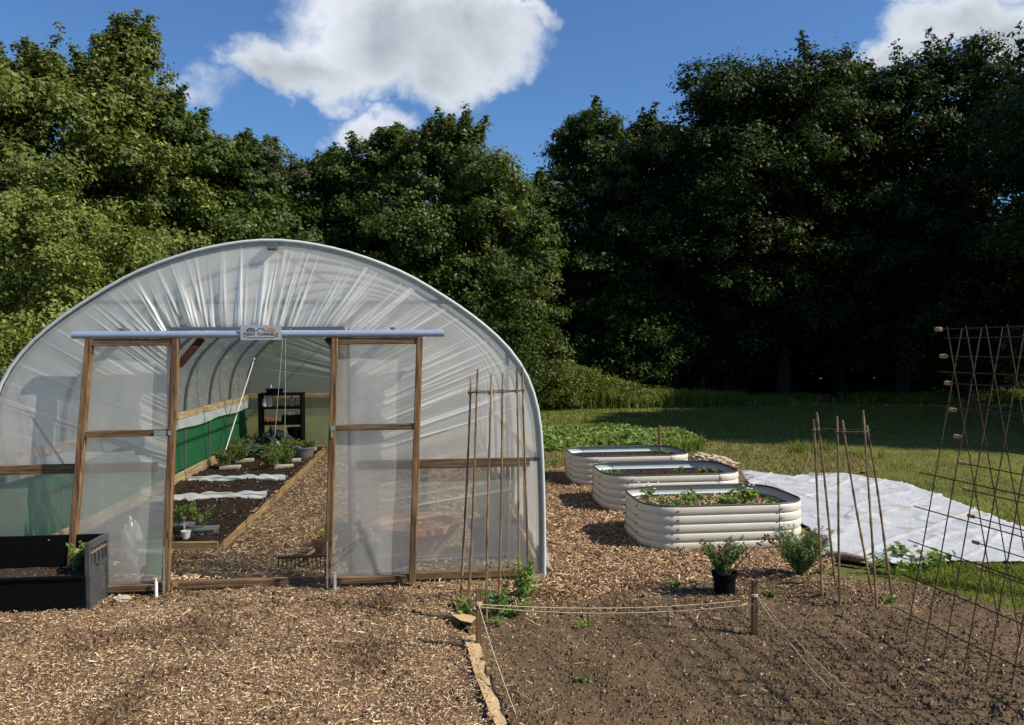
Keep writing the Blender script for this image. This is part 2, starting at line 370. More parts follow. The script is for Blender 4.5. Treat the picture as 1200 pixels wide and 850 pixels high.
M['leaf_bluegreen'] = leafmat('cabbage_leaf', (.05, .10, .07), (.13, .20, .15), .25, .45)
M['leaf_rosemary'] = leafmat('rosemary_leaf', (.065, .10, .032), (.17, .23, .08), .2, .5)
M['leaf_grass'] = leafmat('grass_blade', (.075, .105, .022), (.19, .23, .055), .4, .5, (.34, .33, .12))
M['leaf_straw'] = leafmat('dry_grass_blade', (.12, .11, .045), (.27, .25, .10), .3, .6, (.40, .35, .18))
M['leaf_brown'] = leafmat('browned_leaf', (.10, .06, .025), (.26, .17, .07), .2, .6)
M['stem'] = simple('green_stem', (.12, .15, .05), .6, 0, .3, 12)
M['twig'] = simple('twig', (.15, .11, .07), .8, 0, .3, 12)
def tintmat(name, stops, rough=.85, ns=90, spec=.25):
    b = NB(name); c = b.ramp(b.attr('tint'), stops); v = b.coord(); f = b.noise(ns, 3, .6, v)
    c = b.mixc(b.math('MULTIPLY', f, .3), c, (0.03, .02, .012), 'MIX') if ns else c
    b.pbr(c, rough, 0, None, spec); return b.m
M['chip'] = tintmat('wood_chip', [(0, (.030, .018, .010)), (.25, (.14, .076, .038)), (.5, (.37, .232, .122)), (.8, (.65, .465, .27)), (1, (.84, .72, .50))], ns=60)
M['clod'] = tintmat('soil_clod', [(0, (.050, .034, .021)), (.5, (.135, .093, .053)), (.9, (.24, .17, .10)), (1, (.40, .33, .23))], .95, ns=0)
M['compost'] = tintmat('compost_crumb', [(0, (.012, .008, .006)), (.6, (.05, .032, .022)), (.9, (.10, .07, .05)), (1, (.30, .22, .15))], .95, ns=0)
def groundmat(name, a, b_, c_, s1=2.2, s2=45, bump=.6, dist=.02):
    b = NB(name); v = b.coord(); f = b.noise(s1, 6, .62, v); g = b.noise(s2, 5, .7, v); h = b.noise(s2*3, 3, .6, v)
    c = b.mixc(b.math('MULTIPLY', b.math('SUBTRACT', f, .38, True), 4, True), a, b_)
    c = b.mixc(b.math('MULTIPLY', b.math('SUBTRACT', g, .45, True), 3.5, True), c, c_)
    big = b.noise(.8, 4, .6, v); c = b.mixc(b.math('MULTIPLY', b.math('SUBTRACT', big, .48, True), 3.0, True), c, b.mixc(1.0, c, (.62, .58, .56), 'MULTIPLY'))
    b.pbr(c, .95, 0, b.bump(b.math('ADD', g, b.math('MULTIPLY', h, .5)), bump, dist), .15); return b.m
M['g_chip'] = groundmat('chip_litter', (.09, .055, .032), (.19, .12, .07), (.30, .20, .12))
M['g_soil'] = groundmat('bare_soil', (.072, .048, .027), (.128, .088, .051), (.165, .118, .070), 1.6, 38)
M['g_compost'] = groundmat('dark_compost', (.028, .018, .012), (.05, .033, .022), (.075, .05, .034), 3, 60)
M['g_grass'] = groundmat('mown_grass', (.085, .095, .024), (.14, .145, .038), (.18, .165, .060), .7, 26, .6, .03)
M['g_dry'] = groundmat('dry_mulch', (.12, .10, .05), (.20, .165, .085), (.16, .15, .06), 1.5, 30)

WPAR = {}
def wthing(name, loc, label, cat, group=None):                  # a thing whose parts are written in world coordinates
    o = empty(name, loc, label, cat, group); WPAR[o.name] = Matrix.Translation(Vector([-float(c) for c in loc])); return o
_link = link
def link(o, parent=None):
    COL.objects.link(o)
    if parent is not None:
        o.parent = parent
        if parent.name in WPAR: o.matrix_parent_inverse = WPAR[parent.name]
    return o

# ------------------------------------------------------------------ the ground
def struct(name, V, F, m): return tag(fobj(name, V, F, m), kind='structure')
def gridpatch(x0, x1, y0, y1, step, zf, poly=None):
    xs = np.arange(x0, x1+step*.5, step); ys = np.arange(y0, y1+step*.5, step); X, Y = np.meshgrid(xs, ys); nx = len(xs)
    V = np.stack([X.ravel(), Y.ravel(), zf(X.ravel(), Y.ravel())], 1)
    i = np.arange(len(ys)-1)[:, None]*nx + np.arange(nx-1)[None]; i = i.ravel(); F = np.stack([i, i+1, i+nx+1, i+nx], 1)
    if poly is not None:
        c = V[F].mean(1); F = F[inpoly(c[:, 0], c[:, 1], poly)]
        u, inv = np.unique(F, return_inverse=True); V = V[u]; F = inv.reshape(F.shape)
    return V, F
def sheetpoly(name, poly, z, m, step=.25):
    xs = [p[0] for p in poly]; ys = [p[1] for p in poly]
    bm = MB(); bm.add([(p[0], p[1], z) for p in poly], [tuple(range(len(poly)))]); o = bm.build(name, m); return tag(o, kind='structure')
o = MB().add([(-300, -60, -.03), (300, -60, -.03), (300, 400, -.03), (-300, 400, -.03)], [(0, 1, 2, 3)]).build('ground', M['g_grass']); tag(o, kind='structure')

SOIL = [(.12, 5.35), (.9, 5.25), (1.6, 5.42), (2.3, 5.75), (3.0, 5.62), (3.45, 5.25), (3.7, 4.75), (4.4, 4.1), (5.4, 3.2), (5.4, 1.2), (.45, 1.2), (.33, 3.5), (.22, 4.6)]
CHIPF = [(-7, 1.2), (.45, 1.2), (.33, 3.5), (.2, 4.6), (.1, 5.35), (.9, 5.25), (1.6, 5.42), (2.3, 5.75), (3.0, 5.75), (3.35, 6.2), (3.5, 7.2), (4.1, 9.2), (4.25, 10.6), (3.3, 11.6), (.9, 11.4), (.85, 6.0), (-7, 6.0)]
DRY = [(1.0, 11.2), (3.4, 11.4), (4.3, 10.4), (5.0, 9.9), (6.1, 10.4), (6.9, 12.0), (6.2, 13.2), (4.5, 13.6), (1.6, 13.4), (1.0, 13)]
def zsoil(x, y):
    furrow = .016*np.sin((x*.95+y*.3)*9.0 + 3*fbm(x, y, .9, 2, 4))
    row = .03*np.exp(-((x-2.69-(4.3-y)*.09)/.13)**2)*fbm(x, y, 14, 2, 8)
    return .006 + .034*(fbm(x, y, 3.2, 3, 1)-.4) + .020*(fbm(x, y, 17, 3, 5)-.5) + .016*(fbm(x, y, 48, 2, 9)-.5) + furrow*.7 + row + .02
def zchip(x, y): return .03*(fbm(x, y, 2.0, 3, 12)-.5) + .02*(fbm(x, y, 13, 3, 15)-.5) + .006
V, F = gridpatch(.0, 5.4, 1.2, 6.0, .022, zsoil, SOIL); struct('soil', V, F, M['g_soil']).data.polygons.foreach_set('use_smooth', [True]*len(F))
V, F = gridpatch(-7, 4.4, 1.2, 11.7, .06, zchip, CHIPF); struct('wood_chip_ground', V, F, M['g_chip'])
V, F = gridpatch(1.0, 7.0, 9.8, 13.8, .1, lambda x, y: .03*fbm(x, y, 2, 3, 3)-.01, DRY); struct('dry_ground', V, F, M['g_dry'])

def scatter(poly, n, rng, densf=None):
    xs = [p[0] for p in poly]; ys = [p[1] for p in poly]; out = []; c = 0
    while c < n:
        m = (n-c)*3+100; x = rng.uniform(min(xs), max(xs), m); y = rng.uniform(min(ys), max(ys), m); k = inpoly(x, y, poly)
        if densf is not None: k &= rng.uniform(0, 1, m) < densf(x, y)
        out.append(np.stack([x[k], y[k]], 1)); c += int(k.sum())
    return np.concatenate(out)[:n]
def slivers(P, zf, lo, hi, rng, tilt=.35, longs=.02, lift=.012, tint=None, wr=(.2, .42)):
    n = len(P); Lh = rng.uniform(lo, hi, n)*.5; k = rng.random(n) < longs; Lh[k] *= rng.uniform(1.8, 3.6, k.sum())
    az = rng.uniform(0, 2*np.pi, n); el = rng.normal(0, tilt, n)
    d = np.stack([np.cos(az)*np.cos(el), np.sin(az)*np.cos(el), np.sin(el)], 1); s = np.stack([-np.sin(az), np.cos(az), rng.normal(0, .5, n)], 1); s = unit(s)
    u = np.cross(d, s); Wd = np.minimum(Lh, hi*.55)*rng.uniform(*wr, n)
    z = zf(P[:, 0], P[:, 1]) + np.abs(np.sin(el))*Lh*.6 + rng.uniform(0, lift, n)
    C = np.stack([P[:, 0], P[:, 1], z], 1); L_ = Lh[:, None]; W_ = Wd[:, None]
    V = np.stack([C-d*L_+s*W_*.75, C-d*L_*.8-s*W_*.9, C+d*L_, C-d*L_*.15+u*W_*.55], 1).reshape(-1, 3)
    i = np.arange(n)[:, None]*4
    F = np.concatenate([i+np.array([[0, 1, 3]]), i+np.array([[1, 2, 3]]), i+np.array([[2, 0, 3]])])
    t = rng.beta(2.1, 2.2, n) if tint is None else tint
    return V, F, {'tint': np.repeat(np.clip(t, 0, 1), 4)}
def near(x, y): return np.clip((4.2/np.hypot(x, y))**1.6, .05, 1)
def clods(P, zf, lo, hi, rng, tint, sub=0):
    n = len(P); s = rng.uniform(lo, hi, n)*rng.uniform(.5, 1, n)**1.5
    base = np.array([(1, 0, -.35), (-1, 0, -.35), (0, 1, -.35), (0, -1, -.35), (0, 0, 1)], float)
    V = base[None]*(s[:, None, None])*rng.uniform(.6, 1.2, (n, 5, 1)) + rng.normal(0, .14, (n, 5, 3))*s[:, None, None]
    a = rng.uniform(0, 6.28, n); ca, sa = np.cos(a)[:, None], np.sin(a)[:, None]
    X = V[:, :, 0]*ca-V[:, :, 1]*sa; Y = V[:, :, 0]*sa+V[:, :, 1]*ca
    V = np.stack([X+P[:, 0:1], Y+P[:, 1:2], V[:, :, 2]*.8 + (zf(P[:, 0], P[:, 1])+s*.3)[:, None]], 2).reshape(-1, 3)
    f = np.array([(0, 2, 4), (2, 1, 4), (1, 3, 4), (3, 0, 4)])
    F = (np.arange(n)[:, None, None]*5 + f[None]).reshape(-1, 3)
    return V, F, {'tint': np.repeat(np.clip(tint, 0, 1), 5)}
rg = np.random.default_rng(3)
# wood chips in front of the tunnel and between the beds
FRONT = [(-5, 2.6), (.4, 2.6), (.33, 3.5), (.2, 4.6), (.1, 5.35), (.9, 5.25), (.9, 6.0), (-5, 5.95)]
P = scatter(FRONT, 98000, rg, near)
dk = fbm(P[:, 0], P[:, 1], 2.6, 4, 31)*.95 + .12*np.exp(-((P[:, 1]-5.2)/.5)**2)*(P[:, 0] > -2.3)
t = rg.beta(1.5, 1.35, len(P)) - np.clip(dk-.58, 0, 1)*1.6 + .06
t = np.clip(t, 0, 1)
V, F, A = slivers(P, zchip, .008, .030, rg, tint=t); o = fobj('wood_chips', V, F, M['chip'], attrs=A); tag(o, 'loose pale and brown wood chips covering the ground before the tunnel', 'wood chips', kind='stuff')
SIDE = [p for p in CHIPF[4:15]] + [(.88, 6.05)]
P = scatter(SIDE, 42000, rg, lambda x, y: np.clip((6.0/np.hypot(x, y))**1.6, .05, 1))
t = np.clip(rg.beta(1.6, 1.7, len(P)) - np.clip(fbm(P[:, 0], P[:, 1], 1.3, 3, 5)-.6, 0, 1)*1.2, 0, 1)
V, F, A = slivers(P, zchip, .022, .055, rg, tint=t); o = fobj('wood_chips', V, F, M['chip'], attrs=A); tag(o, 'reddish wood chips spread around the metal raised beds', 'wood chips', kind='stuff')
P = scatter([(-3.2, 6.1), (.8, 6.1), (.8, 13.6), (-1.8, 13.6), (-1.8, 7.0), (-3.2, 7.0)], 26000, rg, lambda x, y: np.clip((7.0/np.hypot(x, y))**1.6, .05, 1))
V, F, A = slivers(P, lambda x, y: .012+.012*(fbm(x, y, 5, 2, 2)), .022, .055, rg, tint=np.clip(rg.beta(2.6, 1.7, len(P))+.06, 0, 1)); o = fobj('wood_chips', V, F, M['chip'], attrs=A); tag(o, 'clean golden wood chips on the path inside the tunnel', 'wood chips', kind='stuff')
# dark compost crumbs strewn over the chips, clods on the soil
P = scatter(FRONT, 13000, rg, lambda x, y: near(x, y)*np.clip((fbm(x, y, 2.6, 4, 31)*.95+.14*np.exp(-((y-5.2)/.5)**2)*(x > -2.3)-.50)*3, .05, 1))
V, F, A = clods(P, zchip, .006, .028, rg, rg.beta(1.4, 3, len(P))*.8); tag(fobj('compost_crumbs', V, F, M['clod'], attrs=A), 'dark compost crumbs strewn over the chips near the tunnel sill', 'compost', kind='stuff')
P = scatter(SOIL, 52000, rg, lambda x, y: np.clip((3.6/np.hypot(x, y))**1.4, .05, 1))
t = rg.beta(2.2, 3.0, len(P))*.9; t[rg.random(len(P)) < .03] = 1
V, F, A = clods(P, zsoil, .003, .016, rg, t); a1 = (V, F, A)
P2 = scatter(SOIL, 4200, rg, lambda x, y: np.clip((fbm(x, y, 2.2, 3, 77)-.42)*4 + .9*np.exp(-((x-2.72)/.16)**2) + .5*(y > 4.9), 0, 1))
V2, F2, A2 = clods(P2, zsoil, .007, .024, rg, rg.beta(1.6, 3.6, len(P2)))
V = np.concatenate([V, V2]); F = np.concatenate([F, F2+len(a1[0])]); A = {'tint': np.concatenate([A['tint'], A2['tint']])}
tag(fobj('soil_clods', V, F, M['clod'], attrs=A), 'brown clods and crumbs of dug soil over the bare bed', 'soil', kind='stuff')
P = scatter(SOIL, 5200, rg, lambda x, y: np.clip((3.6/np.hypot(x, y))**1.3, .05, 1)*(.25+.75*(y > 4.75)))
V, F, A = slivers(P, zsoil, .010, .040, rg, longs=.12, tint=rg.beta(2, 1.6, len(P)), wr=(.08, .25)); tag(fobj('soil_debris', V, F, M['chip'], attrs=A), 'bits of straw, root and stray chip lying on the bare soil', 'debris', kind='stuff')

P = scatter(SOIL, 2600, rg, lambda x, y: np.clip((y-4.75)*1.6, 0, 1)**2*.9+np.clip((.75-x)*2.2, 0, 1)**3*.5)
V, F, A = slivers(P, zsoil, .012, .034, rg, tint=rg.beta(1.8, 1.6, len(P))); tag(fobj('stray_chips', V, F, M['chip'], attrs=A), 'stray wood chips trodden onto the edge of the bare soil', 'wood chips', kind='stuff')

# ------------------------------------------------------------------ the polytunnel
TX = -1.18; YF = 5.95; YB = 13.7
half = [(1.995, 0), (1.995, .5), (1.98, 1.0), (1.95, 1.28), (1.87, 1.53), (1.73, 1.74), (1.53, 1.93), (1.28, 2.11), (.96, 2.30), (.60, 2.44), (.28, 2.515), (0, 2.54)]
def catmull(pts, n=8):
    out = []; P_ = [pts[0]]+list(pts)+[pts[-1]]
    for i in range(1, len(P_)-2):
        for k in range(n):
            t = k/n; p0, p1, p2, p3 = [np.array(P_[j], float) for j in (i-1, i, i+1, i+2)]
            out.append(.5*((2*p1)+(-p0+p2)*t+(2*p0-5*p1+4*p2-p3)*t*t+(-p0+3*p1-3*p2+p3)*t**3))
    out.append(np.array(pts[-1], float)); return np.array(out)
full = [(x, z) for x, z in half] + [(-x, z) for x, z in half[-2::-1]]     # right base -> apex -> left base
AP = catmull(full); seg = np.r_[0, np.cumsum(np.linalg.norm(np.diff(AP, axis=0), axis=1))]; ALEN = seg[-1]; seg /= ALEN
def arch(s): return np.stack([np.interp(s, seg, AP[:, 0])+TX, np.interp(s, seg, AP[:, 1])], -1)
def arch_s_at(z, right=True):                                    # arc fraction where the arch reaches height z
    h_ = AP[:len(AP)//2+1]; s = np.interp(z, h_[:, 1], seg[:len(h_)]); return s if right else 1-s
tun = wthing('polytunnel', (TX, YF, 0), 'large arched polythene tunnel greenhouse with sliding timber doors at its open front', 'polytunnel')
HY = [YF+.03] + [YF+(YB-YF)/7*k for k in range(1, 7)] + [YB-.02]
ss = np.linspace(0, 1, 60); ap = arch(ss)
for y in HY:
    MB().tube([(p[0], y, p[1]) for p in ap], .018 if y > 6.1 else .021, 8).build('hoop', M['galv'], tun, True)
MB().tube([(TX, YF, 2.51), (TX, YB, 2.51)], .016, 8).build('ridge_tube', M['galv'], tun, True)
# front rim of the cover (rolled edge) and cover film
MB().tube([(p[0]*1.0+(p[0]-TX)*.008, YF-.012, p[1]*1.006) for p in ap], .013, 8).build('cover_edge', M['roll'], tun, True)
def cover():
    s0 = 0.0; s1 = arch_s_at(.80, False); s = np.linspace(s0, s1, 90); Y = np.linspace(YF-.01, YB, 57)
    a = arch(s); V = []
    for y in Y:
        k = abs(((y-YF)/((YB-YF)/7)) % 1-.5)*2; sag = .012*(1-k**2)
        off = .022 - sag
        nx = (a[:, 0]-TX)/2.02; nz = np.clip(a[:, 1]/2.54, 0, 1)
        flare = np.clip((.3-a[:, 1])/.3, 0, 1)**1.5*.09*(a[:, 0] > TX)*(1+.35*np.sin(y*9)+.3*np.sin(y*23))
        V.append(np.stack([a[:, 0]+nx*off+flare, np.full(len(s), y), a[:, 1]+nz*off*.8 + (a[:, 1] < .001)*.0], 1))
    V = np.concatenate(V); n = len(s); i = (np.arange(len(Y)-1)[:, None]*n+np.arange(n-1)).ravel()
    return V, np.stack([i, i+1, i+n+1, i+n], 1)
V, F = cover(); fobj('cover_film', V, F, M['film'], tun, {'fold': np.zeros(len(V))}, True)
PXL, PXR, HZ = -1.94, -.622, 1.90                                 # door opening in the front wall
def radial_film(y, sgn, folds, seed, zlow=0.0, nt=2200, nsx=11, amp=1.0, PXL=PXL, PXR=PXR):
    r = np.random.default_rng(seed); t = np.linspace(0, 1, nt)
    def I(t):
        a, b = .37, .63; X = np.where(t < a, PXR, np.where(t > b, PXL, PXR+(PXL-PXR)*(t-a)/(b-a)))
        Z = np.where(t < a, zlow+(HZ-zlow)*t/a, np.where(t > b, zlow+(HZ-zlow)*(1-t)/(1-b), HZ)); return np.stack([X, Z], 1)
    sa = arch_s_at(zlow); sc = arch_s_at(2.29)
    so_ = np.interp(t, [0, .37, .5, .63, 1], [sa, sc, .5, 1-sc, 1-sa]); O = arch(so_); Ii = I(t)
    sv = np.linspace(0, 1, nsx); D = np.zeros((nt, nsx)); Fd = np.zeros((nt, nsx))
    for (t0, t1, n, wa, am) in folds:
        for k in range(n):
            tk = r.uniform(t0, t1); w = r.uniform(.0009, .0026)*wa; a = r.uniform(.3, 1)*am; end = r.uniform(.35, 1.2); st = r.choice([0, 0, 0, 0, .2, .45])
            tk_s = tk + r.normal(0, .003)*sv
            env = np.clip((end-sv)/(end*.7), 0, 1)*np.clip((sv-st)/.12+ (st == 0), 0, 1)
            g = np.exp(-((t[:, None]-tk_s[None])/w)**2); D += a*.012*g*env; Fd += min(1, a*1.3)*np.exp(-((t[:, None]-tk_s[None])/(w*.6))**2)*env
        for k in range(n):
            tk = r.uniform(t0, t1); w = r.uniform(.004, .010); a = r.normal(0, .5)*am
            g = np.exp(-((t[:, None]-tk)/w)**2); D += a*.014*g*np.clip(1-sv, 0, 1)[None]; Fd += np.clip(a, 0, 1)*.22*g*np.clip(1-sv, 0, 1)[None]
    D *= np.minimum(1, sv/.05)*np.minimum(1, (1-sv)/.05)*amp
    P = Ii[:, None]*(1-sv[None, :, None])+O[:, None]*sv[None, :, None]
    V = np.stack([P[:, :, 0], y - sgn*D, P[:, :, 1]], 2).reshape(-1, 3)
    i = (np.arange(nt-1)[:, None]*nsx+np.arange(nsx-1)).ravel(); return V, np.stack([i, i+nsx, i+nsx+1, i+1], 1), {'fold': np.clip(Fd, 0, 1.1).ravel()}
V, F, A = radial_film(YF, 1, [(.17, .37, 64, .8, 1), (.02, .17, 12, 1.2, .5), (.37, .63, 74, .85, 1), (.63, .82, 44, .9, .9), (.82, .98, 12, 1.2, .5), (.49, .51, 8, .9, 1.3)], 4)
fobj('front_film', V, F, M['film_front'], tun, A, True)
V, F, A = radial_film(YB+.02, -1, [(.10, .40, 40, 1.2, 1), (.38, .62, 30, 1, 1), (.6, .9, 40, 1.2, 1)], 8, zlow=.97, nt=900, PXL=-1.55, PXR=-.62)
fobj('back_film', V, F, M['film_back'], tun, A, True)
# back wall: the closed doorway and the lower sheet
MB().add([(-.62, YB+.024, .97), (-1.55, YB+.024, .97), (-1.55, YB+.024, HZ), (-.62, YB+.024, HZ)], [(0, 1, 2, 3)]).build('back_door_film', M['film_low'], tun)
s_lo = np.linspace(0, arch_s_at(.97), 8); a = arch(s_lo); V = [(p[0], YB+.03, p[1]) for p in a]+[(2*TX-p[0], YB+.03, p[1]) for p in a[::-1]]
MB().add(V, [tuple(range(len(V)))]).build('back_lower_film', M['film_low'], tun)
MB().beam((TX-1.98, YB-.03, .97), (TX+1.98, YB-.03, .97), .07, .045, (0, 1, 0)).build('back_rail', M['pale_x'], tun)
for x in (-1.55, -.62): MB().beam((x, YB-.035, 0), (x, YB-.035, 2.1), .045, .07, (1, 0, 0)).build('back_post', M['pale_x'], tun)
MB().beam((TX-1.98, YB-.03, .05), (TX+1.98, YB-.03, .05), .12, .03, (0, 1, 0)).build('back_board', M['pale_x'], tun)
# front timber frame, inside the film
yw = YF+.05
for x, xt in ((-1.985, -1.895), (PXR-.006, PXR+.008)): MB().beam((x, yw, 0), (xt, yw, 2.085), .055, .05, (0, 1, 0)).build('door_post', M['wood_z'], tun)
MB().beam((PXL+.035, yw, 1.91), (PXR-.035, yw, 1.91), .06, .045, (0, 1, 0)).build('door_header', M['wood_x'], tun)
MB().tube([(-2.5, YF+.03, 2.105), (.10, YF+.03, 2.105)], .015, 8).build('cross_tube', M['galv'], tun, True)
MB().beam((-3.2, YF-.03, .905), (-2.0, YF-.03, .905), .068, .03, (0, 1, 0)).build('front_rail', M['wood_x'], tun)
MB().beam((-.58, YF-.03, .885), (.72, YF-.03, .885), .068, .03, (0, 1, 0)).build('front_rail', M['wood_x'], tun)
MB().beam((.70, YF+.01, .90), (.80, YF+.01, .90), .03, .02, (0, 1, 0)).build('rail_bracket', M['galv'], tun)
MB().tube([(.56, YF+.04, 0), (.56, YF+.04, 1.72)], .014, 8).build('support_tube', M['galv'], tun, True)
MB().beam((-1.86, YF+.02, 1.64), (-1.69, YF+.02, 1.84), .05, .04, (0, 1, 0)).build('corner_brace', M['dark_wood'], tun)
MB().beam((-.66, YF+.02, 1.66), (-.79, YF+.02, 1.84), .05, .04, (0, 1, 0)).build('corner_brace', M['dark_wood'], tun)
MB().beam((-2.6, YF-.06, .045), (-1.90, YF-.06, .045), .075, .04, (0, 1, 0)).build('sill_board', M['wood_x'], tun)
MB().beam((-1.86, YF-.045, .04), (-.74, YF-.045, .04), .06, .05, (0, 1, 0)).build('sill_board', M['wood_x'], tun)
MB().beam((-.74, YF-.055, .05), (.72, YF-.055, .05), .06, .04, (0, 1, 0)).build('sill_board', M['wood_x'], tun)
# side walls
XL = TX-1.99; XR = TX+1.99
MB().beam((XL+.035, YF+.1, .94), (XL+.035, YB-.06, .94), .03, .085, (0, 0, 1)).build('side_rail', M['osb'], tun)
MB().beam((XR-.035, YF+.1, .90), (XR-.035, YB-.06, .90), .03, .07, (0, 0, 1)).build('side_rail', M['osb'], tun)
MB().beam((XL+.03, YF+.1, .13), (XL+.03, YB-.06, .13), .03, .22, (0, 0, 1)).build('base_board', M['osb'], tun)
MB().beam((XR-.03, YF+.1, .05), (XR-.03, YB-.06, .05), .03, .12, (0, 0, 1)).build('base_board', M['wood_y'], tun)
def drape(x, z0, z1, y0, y1, n, amp, fr):
    ys = np.linspace(y0, y1, n); zs = np.linspace(z0, z1, 5); V = []
    for y in ys:
        for j, z in enumerate(zs): V.append((x+amp*math.sin(y*fr+j)*.5+amp*math.sin(y*fr*2.7)*.5, y, z + (.012*math.sin(y*3.3) if j == 0 else 0)))
    i = (np.arange(n-1)[:, None]*5+np.arange(4)).ravel(); return np.array(V), np.stack([i, i+5, i+6, i+1], 1)
V, F = drape(XL-.005, .235, .82, YF+.05, YB-.02, 80, .008, 4); fobj('green_curtain', V, F, M['curtain'], tun, None, True)
V, F = drape(XL+.045, .77, .90, YF+.12, YB-.05, 120, .008, 9); fobj('film_flap', V, F, M['roll'], tun, None, True)
MB().tube([(-3.02, 11.75, .30), (-2.86, 12.95, 1.62)], .010, 8).build('diagonal_brace', M['white_plastic'], tun, True)
MB().tube([(XL+.03, YF+.1, 1.62), (XL+.28, YF+1.1, .35)], .010, 6).build('diagonal_brace', M['galv'], tun, True)
# door track (a length of galvanised tube) with its brackets and the maker's plate
yr = YF-.15
MB().tube([(-2.525, yr, 1.863), (.078, yr, 1.863)], .027, 14).build('door_track', M['rail'], tun, True)
for x in (-2.2, -1.05, -.3): MB().box((x, YF-.075, 1.885), (.03, .12, .05)).build('track_bracket', M['galv'], tun)
MB().beam((-1.9, YF-.03, 1.905), (-.66, YF-.03, 1.905), .03, .03, (0, 1, 0)).build('track_batten', M['galv'], tun)
MB().box((TX+.01, YF-.03, 2.515), (.07, .06, .05)).tube([(TX-.02, YF-.05, 2.49), (TX+.03, YF-.05, 2.49)], .014, 6).build('ridge_clamp', M['galv'], tun)
mp = {}
mp['plate'] = simple('plate_silver', (.40, .42, .45), .5, .3, .1, 10); mp['dark'] = simple('print_dark', (.03, .035, .04), .6); mp['orange'] = simple('print_orange', (.42, .17, .06), .6); mp['grey'] = simple('print_grey', (.12, .14, .15), .6)
yp = yr-.034
pl = MB().box((-1.226, yp, 1.874), (.285, .004, .105)).build('name_plate', mp['plate'], tun)
def halfdisc(cx, cz, r, m, ring=False):
    n = 14; P = [(cx+r*math.cos(math.pi*k/n), yp-.0035, cz+r*.85*math.sin(math.pi*k/n)) for k in range(n+1)]
    b = MB()
    if ring:
        Q = [(cx+r*.74*math.cos(math.pi*k/n), yp-.0035, cz+r*.6*math.sin(math.pi*k/n)) for k in range(n+1)]
        b.add(P+Q, [(k, k+1, n+2+k, n+1+k) for k in range(n)])
    else: b.add(P, [tuple(range(n+1))])
    return b.build('arch_emblem', m, pl)
halfdisc(-1.296, 1.882, .031, mp['dark'], True); halfdisc(-1.296, 1.882, .022, mp['grey'])
halfdisc(-1.226, 1.882, .031, mp['grey'], True); halfdisc(-1.156, 1.882, .033, mp['orange'])
for x0, x1 in ((-1.351, -1.321), (-1.321, -1.131), (-1.131, -1.101)):
    MB().box(((x0+x1)/2, yp-.0032, 1.838 if x0 == -1.321 else 1.844), (x1-x0-.002, .001, .003)).build('underline', mp['dark'], pl)
fc = bpy.data.curves.new('lettering', 'FONT'); fc.body = 'FIRST TUNNELS'; fc.size = .030; fc.align_x = 'CENTER'; fc.space_character = 1.18; fc.extrude = .0006
fo = bpy.data.objects.new('lettering', fc); COL.objects.link(fo); bpy.context.view_layer.update()
tm = bpy.data.meshes.new_from_object(fo.evaluated_get(bpy.context.evaluated_depsgraph_get())); bpy.data.objects.remove(fo)
tm.transform(Matrix.Translation((-1.226, yp-.0035, 1.853)) @ Matrix.Rotation(math.pi/2, 4, 'X')); tm.materials.append(mp['dark'])
link(bpy.data.objects.new('lettering', tm), pl)
# sliding doors: frame of leaning stiles, rails, film, catch and drop bolt
def door(xbl, xbr, xtl, xtr, zm, catch_side):
    yd = yr+.005; L0 = (xbl, yd, .035); L1 = (xtl, yd, 1.835); R0 = (xbr, yd, .03); R1 = (xtr, yd, 1.835)
    f = MB().beam(L0, L1, .048, .05, (0, 1, 0)).build('sliding_door', M['wood_z'], tun)
    MB().beam(R0, R1, .048, .05, (0, 1, 0)).build('stile', M['wood_z'], f)
    def at(z):
        k = z/1.8; return xbl+(xtl-xbl)*k+.024, xbr+(xtr-xbr)*k-.024
    for z, w in ((1.81, .05), (zm, .045), (.06, .05)):
        a, b = at(z); MB().beam((a, yd+.003, z), (b, yd+.003, z), w, .04, (0, 1, 0)).build('cross_rail', M['wood_x'], f)
    V = []
    for j in range(13):
        z = .05+1.77*j/12; a, b = at(z)
        for i in range(9): V.append((a-.02+(b-a+.04)*i/8, yd+.030+.004*math.sin(i*1.1+j*.8), z))
    F = [(j*9+i, j*9+i+1, (j+1)*9+i+1, (j+1)*9+i) for j in range(12) for i in range(8)]
    fobj('door_film', V, F, M['film_door'], f, None, True)
    a, b = at(zm); xb_ = b if catch_side > 0 else a
    if catch_side > 0: MB().box((b-.05, yd-.027, zm), (.085, .012, .036)).box((b+.015, yd-.030, zm), (.02, .02, .03)).build('hasp', M['bolt'], f)
    else: MB().box((a-.02, yd-.030, zm), (.03, .016, .03)).box((a-.025, yd-.032, zm-.04), (.012, .012, .06)).build('latch', M['bolt'], f)
    xq = (xbr if catch_side > 0 else xbl)
    MB().tube([(xq, yd-.036, .02), (xq+.003, yd-.036, .36)], .008, 8).box((xq, yd-.031, .10), (.022, .02, .02)).box((xq, yd-.031, .22), (.022, .02, .02)).build('drop_bolt', M['bolt'], f)
    xg = xq-.05 if catch_side > 0 else xq+.055
    MB().tube([(xg, yd-.045, .0), (xg, yd-.045, .11)], .012, 8).tube([(xg, yd-.045, .11), (xg, yd-.045, .135)], .006, 6).build('guide_peg', M['white_plastic'], f)
door(-2.58, -1.922, -2.41, -1.825, 1.165, 1)
door(-.782, -.172, -.712, -.100, 1.18, -1)

